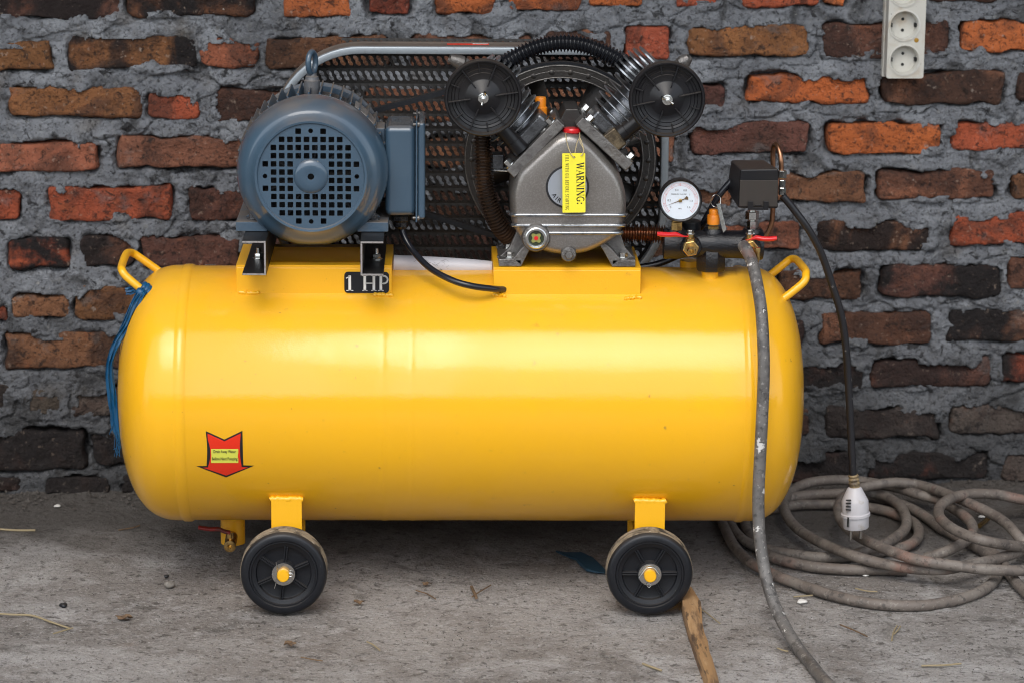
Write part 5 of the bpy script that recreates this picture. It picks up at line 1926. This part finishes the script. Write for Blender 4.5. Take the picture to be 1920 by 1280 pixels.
def on_roll(px, py):
    d = ray(px, py)
    best = None
    o = CAM - A0
    dd = d - dA * d.dot(dA)
    oo = o - dA * o.dot(dA)
    rr = .0145 if px < 810 else .0145 - (px - 810) / 112 * .0032
    a, b, c = dd.dot(dd), 2 * dd.dot(oo), oo.dot(oo) - rr * rr
    q = b * b - 4 * a * c
    if q < 0: return None
    return CAM + d * ((-b - math.sqrt(q)) / (2 * a))


rp_r = random.Random(5)
sk = [[(776, 491), (780, 489)], [(786, 490), (800, 488), (806, 494)], [(797, 506), (801, 499), (806, 507)], [(809, 503), (815, 492), (822, 503)], [(812, 507), (820, 498), (828, 508)], [(826, 490), (836, 487), (842, 491)],
      [(838, 505), (850, 499)], [(861, 497), (875, 493)], [(872, 505), (879, 500), (884, 508)], [(875, 491), (876, 511)]]
for _ in range(16):
    x, y = rp_r.uniform(803, 838), rp_r.uniform(491, 508)
    sk.append([(x, y), (x + rp_r.uniform(-7, 7), y + rp_r.uniform(-5, 5))])
for st_ in sk:
    P = [on_roll(*p) for p in st_]
    P = [p for p in P if p]
    if len(P) > 1: m.tube(P, .00032, 4)
ob('printed_drawing', m, M['greyink'], rp, smooth=0)

# blue ribbon tied on the left handle
sr = thing('ribbon', W(224, 849, -.09), 'crumpled blue plastic ribbon knotted on the left handle of the tank', 'ribbon')


def ribbon(m, pts, widths, seed, thick=.0016, folds=3):
    P = evenly(spline([W(*p) for p in pts], .003), .0035)
    rr_ = random.Random(seed)
    ph = [rr_.uniform(0, 6) for _ in range(6)]
    n = len(P)
    rings = []
    for i, p in enumerate(P):
        f = i / (n - 1)
        j = f * (len(widths) - 1)
        a = int(min(j, len(widths) - 2))
        w = widths[a] + (widths[a + 1] - widths[a]) * (j - a)
        t = (P[min(i + 1, n - 1)] - P[max(i - 1, 0)]).normalized()
        tw = .35 * math.sin(f * 5 + ph[0]) + .3 * math.sin(f * 13 + ph[1])
        sx = t.cross(Yv).normalized()
        ax2 = (sx * math.cos(tw) + Yv * math.sin(tw)).normalized()
        nn = t.cross(ax2)
        ring = []
        K = 13
        for q in range(K):
            g = -1 + 2 * q / (K - 1)
            z = math.sin(g * folds * 2.4 + ph[2] + f * 7) * .0016 + math.sin(g * 9 + f * 31 + ph[3]) * .0006
            ring.append(p + ax2 * w * g + nn * (z + thick / 2))
        for q in range(K - 1, -1, -1):
            g = -1 + 2 * q / (K - 1)
            z = math.sin(g * folds * 2.4 + ph[2] + f * 7) * .0016 + math.sin(g * 9 + f * 31 + ph[3]) * .0006
            ring.append(p + ax2 * w * g * .98 + nn * (z - thick / 2))
        rings.append(ring)
    m.rings(rings)


m = MB()
ribbon(m, [(271, 543, -.074), (262, 556, -.078), (250, 580, -.082), (236, 612, -.085), (220, 640, -.088), (209, 668, -.09), (205, 692, -.09), (209, 735, -.09), (213, 768, -.09), (217, 800, -.09), (226, 826, -.09)],
       [.0050, .0060, .0056, .0060, .0062, .0056, .0068, .0070, .0072, .0085, .0040], 2)
ribbon(m, [(270, 541, -.072), (255, 556, -.078), (240, 590, -.081), (227, 622, -.083), (212, 655, -.086), (206, 690, -.086), (212, 740, -.086), (215, 790, -.086), (222, 822, -.086)],
       [.0030, .0035, .0036, .0040, .0030, .0036, .0042, .0046, .0035], 5)
ob('hanging_strand', m, M['strap'], sr, smooth=60)
m = MB()
ribbon(m, [(275, 538, -.060), (260, 541, -.058), (246, 545, -.055), (232, 546, -.052)], [.005, .006, .006, .0065], 9)
ob('short_tail', m, M['strap'], sr, smooth=60)
m = MB()
hc, ha = W(270, 544, -.060), (W(285, 556, -.06) - W(235, 517, -.055)).normalized()
for k, (rr_, of) in enumerate(((.0105, -.004), (.0118, .001), (.0108, .006))):
    e1 = ha.cross(Yv).normalized()
    e2 = ha.cross(e1)
    m.tube([hc + ha * (of + .002 * math.sin(t)) + (e1 * math.cos(t) + e2 * math.sin(t)) * rr_ * .78 for t in [2 * PI * q / 28 for q in range(28)]], .0042, 8, closed=True)
m.lathe([(0, -.008), (.006, -.006), (.009, 0), (.006, .006), (0, .008)], hc + Vector((-.004, -.011, -.002)), Vector((1, 0, .6)), 10)
ob('knot', m, M['strap'], sr, smooth=80)
m = MB()
for k in range(9):
    x = 222 + rg.uniform(-5, 6)
    m.tube([W(x, 815 + rg.uniform(-30, 10), -.09), W(x + rg.uniform(-5, 5), 838, -.09), W(x + rg.uniform(-7, 6), 846 + rg.uniform(-8, 14), -.09)], .0005, 5)
for k in range(5):
    m.tube([W(213, 790, -.09), W(209 - k, 806 + k * 2, -.09)], .0005, 5)
ob('frayed_end', m, M['strap'], sr, smooth=60)

# power cord and plug
pc = thing('hanging_power_lead', W(1604, 1003, .0), 'black power cord hanging from the pressure switch with a dirty white plug at its end', 'power cord')
m = MB().tube(spline([W(1467, 368, -.03), W(1476, 378, -.03), W(1489, 394, -.03), W(1511.5, 424, -.03), W(1530, 455, -.025), W(1544, 486, -.02), W(1560, 534, -.015), W(1577, 590, -.01), W(1586, 650, -.005), W(1591, 721, .0), W(1594, 777.5, .0), W(1597, 845, .0), W(1600, 898, .0)], .006), .0059, 14)
ob('cable', m, M['cable'], pc, smooth=80)
m = MB()
a, b = W(1600, 889, .0), W(1603, 918, .0)
L = (b - a).length
m.lathe([(.0072, 0), (.0085, .002), (.0072, .005), (.0088, .008), (.0074, .011), (.0092, .014), (.0078, .017), (.0095, L)], a, b - a, 20)
ob('strain_relief', m, mat('grimy_tan_rubber', (0.26, 0.19, 0.10), 0.6, layers=[((0.08, 0.06, 0.04), 120, .45, .62, .9)]), pc)
m = MB()
a, b = W(1602, 912, .0), W(1605, 988, .0)
L = (b - a).length
s = U(1, 0)
m.lathe([(.009, 0), (.0115, .002), (24 * s, L * .30), (25.5 * s, L * .34), (25.8 * s, L * .62), (28 * s, L * .64), (28 * s, L * .70), (25.3 * s, L * .71), (24.6 * s, L * .98), (23.5 * s, L)], a, b - a, 32)
pl = ob('plug', m, M['plug'], pc)
m = MB()
for k in range(4):
    q = W(1585, 937 + k * 6, -.0205)
    m.box(q.x + .001, q.x + .009, q.y - .0012, q.y + .003, q.z - .0006, q.z + .0006)
q = W(1590, 978, -.0195)
m.box(q.x - .0012, q.x + .0012, q.y - .001, q.y + .003, q.z - .008, q.z + .008)
ob('grip_slot', m, M['hole'], pl, smooth=0)
for dx in (-.0095, .0095):
    m = MB().cyl(b + Vector((dx * .9, -.004 if dx < 0 else .004, .001)), b + Vector((dx * .9, -.004 if dx < 0 else .004, -.019)), .0024, n=12)
    ob('prong', m, M['chrome'], pl)

# air hose hanging from the right-hand valve
ge = G(1575, 1300, .010)
P = [W(1394, 461, -.098), W(1400, 470, -.112), W(1410, 492, -.130), W(1419, 530, -.160), W(1427, 580, -.190), W(1431, 640, -.212), W(1432, 700, -.222), W(1429, 780, -.228), W(1425, 860, -.232), W(1422, 930, -.238), W(1424, 1000, -.248), W(1434, 1070, -.268), W(1451, 1130, -.30), W(1478, 1185, -.35), W(1515, 1238, -.43), Vector((ge.x, ge.y, .0115)), Vector((ge.x + .08, ge.y - .10, .0105)), Vector((ge.x + .25, ge.y - .22, .0105))]
m = MB().tube(spline(P, .006), .0092, 20)
tag(ob('air_hose', m, M['hose'], None, smooth=80), 'worn grey rubber hose hanging from the brass valve across the tank front', 'hose')

# hose coiled on the ground
CH = {
    'A': (.0098, [(1345, 930), (1352, 965), (1360, 990), (1376, 1022), (1402, 1050), (1446, 1074), (1491, 1092), (1551, 1112), (1612, 1127), (1672, 1134), (1733, 1134), (1793, 1124), (1838, 1108), (1864, 1088), (1871, 1070), (1862, 1046), (1840, 1030), (1812, 1014), (1785, 1000), (1763, 989), (1745, 975), (1718, 957), (1687, 944), (1655, 934), (1600, 928)]),
    'C': (.0098, [(1395, 960), (1400, 990), (1418, 1018), (1440, 1040), (1476, 1052), (1521, 1061), (1560, 1065), (1597, 1067), (1657, 1067), (1700, 1068)]),
    'B': (.0105, [(1368, 940), (1368, 975), (1385, 1004), (1415, 1022), (1461, 1034), (1521, 1043), (1566, 1044), (1597, 1041), (1650, 1033), (1690, 1026), (1716, 1013), (1723, 996), (1714, 980), (1692, 968), (1660, 957), (1630, 951), (1582, 946), (1521, 945), (1485, 947), (1440, 955)]),
    'E': (.0265, [(1425, 948), (1460, 937), (1485, 932), (1521, 927), (1582, 924), (1620, 922), (1645, 925), (1672, 936), (1692, 954), (1700, 976), (1695, 993), (1680, 1006), (1657, 1020), (1625, 1031), (1597, 1040)]),
    'D': (.029, [(1960, 1000), (1940, 1018), (1902, 1036), (1869, 1047), (1808, 1060), (1763, 1067), (1702, 1064), (1642, 1053), (1597, 1040), (1551, 1022), (1506, 998), (1481, 975), (1470, 950), (1474, 930), (1491, 915), (1515, 905), (1545, 900), (1582, 899), (1627, 903), (1680, 913), (1718, 925), (1757, 936), (1793, 956), (1818, 976), (1824, 994), (1812, 1012), (1785, 1028), (1763, 1037), (1735, 1046)]),
    'F': (.046, [(1960, 1066), (1920, 1069), (1854, 1067), (1793, 1060), (1718, 1048), (1657, 1027), (1612, 1006), (1585, 985), (1572, 960), (1577, 938), (1597, 921), (1630, 910), (1672, 904), (1700, 905), (1733, 911), (1778, 926), (1823, 945), (1860, 963), (1886, 980), (1905, 1000), (1925, 1022), (1960, 1050)]),
    'G': (.061, [(1970, 936), (1920, 936), (1869, 926), (1823, 925), (1790, 931), (1768, 943), (1760, 957), (1766, 974), (1793, 994), (1838, 1011), (1884, 1020), (1920, 1024), (1970, 1024)]),
    'H': (.012, [(1855, 1030), (1878, 1052), (1892, 1075), (1912, 1098), (1940, 1125)]),
}
m = MB()
for k_, (h, pts) in CH.items():
    P = []
    n = len(pts)
    for i, p in enumerate(pts):
        hh = h
        if k_ in 'DEFG':
            e_ = min(i, n - 1 - i) / 3.0
            hh = .0105 + (h - .0105) * min(1, e_ + .15) + .003 * math.sin(i * 1.7)
        P.append(G(p[0], p[1], hh))
    m.tube(spline(P, .006), .0088, 16)
tag(ob('coiled_hose', m, M['coil'], None, smooth=80), 'dusty brown rubber hose lying in overlapping loops right of the tank', 'hose')

# power strip on the wall
ps_o = thing('power_strip', wall_pt(*wall_uv(1694, 145), .03), 'stained white multi socket power strip fixed to the brick wall at upper right', 'power strip')
ua, va = wall_uv(1652, 141)
ub, vb = wall_uv(1721, 136)
_, vt_ = wall_uv(1700, -116)
m = MB()
c0 = wall_pt((ua + ub) / 2, (va + vt_) / 2, .026)
hw, hh = (ub - ua) / 2, (vt_ - va) / 2
HOLE_R = U(27, .5)
sock = []
for py in (48, 112, -16, -80):
    u_, v_ = wall_uv(1686, py - 5)
    sock.append((u_ - (ua + ub) / 2, v_ - (va + vt_) / 2))
plate(m, rrect(-hw, hw, -hh, hh, .004, 4), [circ(a, b, HOLE_R, 36) for a, b in sock], wall_pt((ua + ub) / 2, (va + vt_) / 2, .043), WU, Z, .003)
for dx_, w__ in ((-hw + .0015, .0015), (hw - .0015, .0015)):
    m.obox(wall_pt((ua + ub) / 2 + dx_, (va + vt_) / 2, .024), WU * w__, Z * (hh - .003), WN * .0195)
for dz_ in (-hh + .0015, hh - .0015):
    m.obox(wall_pt((ua + ub) / 2, (va + vt_) / 2 + dz_, .024), WU * (hw - .0035), Z * .0015, WN * .0195)
m.obox(wall_pt((ua + ub) / 2, (va + vt_) / 2, .010), WU * (hw + .0016), Z * (hh + .0010), WN * .008)
ob('body', m, M['strip'], ps_o, bevel=.0012)
for a, b in sock:
    o_ = wall_pt((ua + ub) / 2 + a, (va + vt_) / 2 + b, .0455)
    m = MB().lathe([(HOLE_R * 1.10, .0004), (HOLE_R * 1.10, .0018), (HOLE_R * 1.0, .0022), (HOLE_R * .93, .0), (HOLE_R * .90, -.0165), (0, -.0170)], o_, WN, 40)
    m.f = [f for f in m.f if len(f) < 30]
    so = ob('socket', m, M['strip'], ps_o)
    m = MB()
    for dz in (-.0095, .0095):
        m.cyl(o_ + Z * dz + WN * -.0168, o_ + Z * dz + WN * -.0162, .0027, n=16)
    for dx_ in (-1, 1):
        m.obox(o_ + WU * dx_ * HOLE_R * .86 + WN * -.012, WU * .0024, Z * .0034, WN * .005)
    ob('pin_hole', m, M['hole'], so, smooth=0)
u_, v_ = wall_uv(1708, 70)
m = MB().lathe([(0, .0004), (.0036, .0003), (.0042, 0)], wall_pt(u_, v_, .0462), WN, 9)
ob('rust_spot', m, M['rust'], ps_o)

# wooden chock by the right wheel
m = MB()
secs = []
for (xl, xr, y, zl, zr) in ((1276, 1294, 1128, .024, .026), (1280, 1313, 1150, .023, .020), (1291, 1318, 1190, .020, .017), (1306, 1330, 1235, .017, .014), (1322, 1345, 1280, .013, .011), (1332, 1354, 1320, .010, .009)):
    a, b = G(xl, y + 8, .0), G(xr, y, .0)
    a2, b2 = Vector((G(xl + 3, y - 10, zl).x, a.y + .0, zl)), Vector((b.x, b.y, zr))
    j = lambda: Vector((rg.uniform(-.0012, .0012), rg.uniform(-.002, .002), rg.uniform(-.001, .001)))
    mid = (a2 + b2) / 2 + Vector((0, 0, .003)) + j()
    secs.append([a, b, b2 + j(), mid, a2 + j()])
P_ = []
for q in range(len(secs) - 1):
    for t in (0, .33, .66):
        P_.append([A_.lerp(B_, t) + (Vector((rg.uniform(-.0008, .0008), 0, rg.uniform(-.0008, .0008))) if A_.z > .003 else Vector()) for A_, B_ in zip(secs[q], secs[q + 1])])
P_.append(secs[-1])
m.rings(P_)
tag(ob('wooden_stick', m, M['wood'], None, smooth=30), 'split brown wooden stick wedged under the right front wheel', 'stick')

# blue scrap under the tank
m = MB()
pts = [(1042, 1034), (1060, 1040), (1090, 1040), (1112, 1048), (1130, 1062), (1140, 1074), (1118, 1073), (1100, 1070), (1088, 1060), (1080, 1050), (1062, 1043)]
q = [G(x, y, .004) for x, y in pts]
m.rings([[p for p in q], [p + Vector((0, 0, .003 + .003 * math.sin(i))) for i, p in enumerate(q)]])
tag(ob('rubber_scrap', m, M['bluescrap'], None, smooth=40), 'dark blue flat scrap lying in the shade left of the right front wheel', 'scrap')


# ================================================================== LITTER ON THE GROUND
def leafmesh(cx, cy, size, seed, curl=.4):
    r_ = random.Random(seed)
    c = G(cx, cy, .0)
    n = 14
    rings = []
    out, mid = [], []
    for k in range(n):
        a = 2 * PI * k / n
        rr = size * (1 + r_.uniform(-.3, .3)) * (1 if k % 2 else .8)
        z = .003 + abs(math.sin(a * 1.5 + seed)) * size * curl
        out.append(c + Vector((math.cos(a) * rr, math.sin(a) * rr * .7, z)))
        mid.append(c + Vector((math.cos(a) * rr * .5, math.sin(a) * rr * .35, .003 + .4 * z + r_.uniform(0, .002))))
    m = MB()
    vs = out + mid + [c + Z * .005]
    fs = [(k, (k + 1) % n, n + (k + 1) % n, n + k) for k in range(n)] + [(n + k, n + (k + 1) % n, 2 * n) for k in range(n)]
    m.add(vs, fs)
    m.add([v - Z * .0007 for v in vs], [tuple(reversed(f)) for f in fs])
    return m


def pebble(cx, cy, r, seed, flatn=.7):
    r_ = random.Random(seed)
    c = G(cx, cy, 0) + Z * r * flatn * .75
    m = MB()
    rings = []
    ph = [r_.uniform(0, 6) for _ in range(3)]
    for i in range(1, 7):
        t = PI * i / 7
        rings.append([c + Vector((math.sin(t) * math.cos(a), math.sin(t) * math.sin(a), math.cos(t) * flatn)) * r * (1 + .13 * math.sin(3 * a + ph[0]) * math.sin(t) + .1 * math.sin(2 * t + 2 * a + ph[1])) for a in [2 * PI * k / 12 for k in range(12)]])
    m.rings(rings)
    return m


def twig(pts, r=.0011, h=.0035):
    return MB().tube(spline([G(p[0], p[1], h + (p[2] if len(p) > 2 else 0)) for p in pts], .004), r, 6)


for (x, y, s_, sd, lab) in ((233, 1162, .0135, 3, 'crumpled brown dry leaf on the concrete at lower left'), (543, 1212, .0125, 8, 'small dark curled leaf on the concrete below the left wheel'),
                            (672, 1133, .0095, 5, 'flat olive leaf fragment right of the left wheel'), (800, 1098, .008, 6, 'tiny dark leaf bit between the wheels under the tank')):
    tag(ob('dry_leaf', leafmesh(x, y, s_, sd), M['leaf'], None, smooth=50), lab, 'leaf')
for (x, y, r_, sd, lab) in ((317, 1100, .0085, 1, 'round grey pebble on the concrete left of the left wheel'), (119, 1138, .0060, 2, 'small black stone above the bent straw'),
                            (312, 1082, .0042, 4, 'tiny dark stone just behind the round pebble')):
    tag(ob('pebble', pebble(x, y, r_, sd), M['stone'] if sd == 1 else M['rubber'], None, smooth=60), lab, 'pebble')
for (x, y, r_, sd, lab) in ((1536, 1069, .0042, 7, 'small cream crumb in front of the coiled hose'), (1622, 1078, .0070, 8, 'flat white paint flake in front of the coiled hose'), (1504, 1129, .0085, 9, 'white paint flake between the hanging hose and the coil'),
                            (108, 949, .0060, 10, 'white chip at the foot of the wall on the left'), (1840, 969, .0058, 12, 'pale round bit lying inside the right loops of the coil')):
    tag(ob('paint_chip', pebble(x, y, r_, sd, .35), M['chip'], None, smooth=60), lab, 'chip')
q0, q1 = G(1836, 985, .006), G(1852, 972, .006)
tag(ob('brass_scrap', MB().cyl(q0, q1, .0042, n=14), M['brass'], None), 'short brass tube lying inside the right loops of the coil', 'scrap')
for pts, r_, lab in (([(-20, 1149), (20, 1151), (60, 1153), (95, 1165), (130, 1177)], .0016, 'long bent pale straw on the concrete at lower left'),
                     ([(100, 1187), (137, 1176)], .0011, 'short straw touching the end of the bent straw'),
                     ([(-20, 990), (30, 993), (66, 993)], .0018, 'pale straw lying near the wall at the left edge'),
                     ([(222, 993), (250, 988), (262, 984)], .0012, 'thin straw in the dark strip near the tank'),
                     ([(884, 1099), (890, 1112), (893, 1120)], .0026, 'orange brown splinter on the concrete between the wheels'),
                     ([(885, 1118), (900, 1108), (920, 1096)], .0011, 'thin stalk crossing the orange brown splinter'),
                     ([(688, 1202), (700, 1208), (712, 1218)], .0012, 'curved pale twig below and right of the left wheel'),
                     ([(780, 1106), (800, 1112), (817, 1122)], .0010, 'thin brown twig between the wheels'),
                     ([(1205, 1243), (1215, 1247), (1240, 1256)], .0017, 'pale twig left of the wooden stick'),
                     ([(1313, 1140), (1330, 1152), (1350, 1168)], .0009, 'thin stalk right of the wooden stick'),
                     ([(1488, 1118), (1510, 1116), (1524, 1115)], .0012, 'pale straw between the hanging hose and the coil'),
                     ([(1604, 1102), (1625, 1107), (1645, 1108)], .0011, 'thin straw in front of the coiled hose'),
                     ([(1672, 1200), (1675, 1185), (1682, 1172)], .0013, 'curved straw on the concrete below the coil'),
                     ([(1676, 1188), (1684, 1180), (1688, 1173)], .0012, 'straight straw beside the curved straw below the coil'),
                     ([(1728, 1247), (1770, 1246), (1802, 1243)], .0014, 'straight pale straw at lower right'),
                     ([(1458, 1214), (1468, 1218), (1478, 1220)], .0011, 'short straw beside the hanging hose near the bottom'),
                     ([(564, 1231), (590, 1236), (605, 1238)], .0010, 'thin dark twig near the bottom left of centre'),
                     ([(1575, 1170), (1600, 1180), (1626, 1192)], .0012, 'dark broken twig below the coil')):
    tag(ob('twig', twig(pts, r_), M['leaf'] if 'dark' in lab or 'brown' in lab else M['straw'], None, smooth=60), lab, 'twig')

# uncountable grit and crumbs
gr = random.Random(21)
V_, F_ = [], []
for k in range(6200):
    if k < 4600:
        x, y = gr.uniform(-1.0, 1.1), gr.uniform(-.75, .5)
        r = gr.choice([.0007, .0010, .0013, .0018]) * gr.uniform(.6, 1.3)
    else:
        u_, w_ = gr.uniform(-1.0, 2.3), abs(gr.gauss(0, .045))
        p = WO + WU * u_ + WN * (w_ + .006)
        x, y = p.x, p.y
        r = gr.choice([.0010, .0018, .003, .0045]) * gr.uniform(.6, 1.2)
    n0 = len(V_)
    z = .0015 + (0.008 * math.exp(-w_ / .03) if k >= 4600 else 0)
    a0 = gr.uniform(0, 6)
    for q in range(5):
        a = a0 + 2 * PI * q / 5
        rr = r * gr.uniform(.6, 1.3)
        V_.append((x + rr * math.cos(a), y + rr * math.sin(a) * .8, z - r * .3))
    V_.append((x + gr.uniform(-.3, .3) * r, y + gr.uniform(-.3, .3) * r, z + r * gr.uniform(.5, 1.0)))
    for q in range(5):
        F_.append((n0 + q, n0 + (q + 1) % 5, n0 + 5))
m = MB()
m.add(V_, F_)
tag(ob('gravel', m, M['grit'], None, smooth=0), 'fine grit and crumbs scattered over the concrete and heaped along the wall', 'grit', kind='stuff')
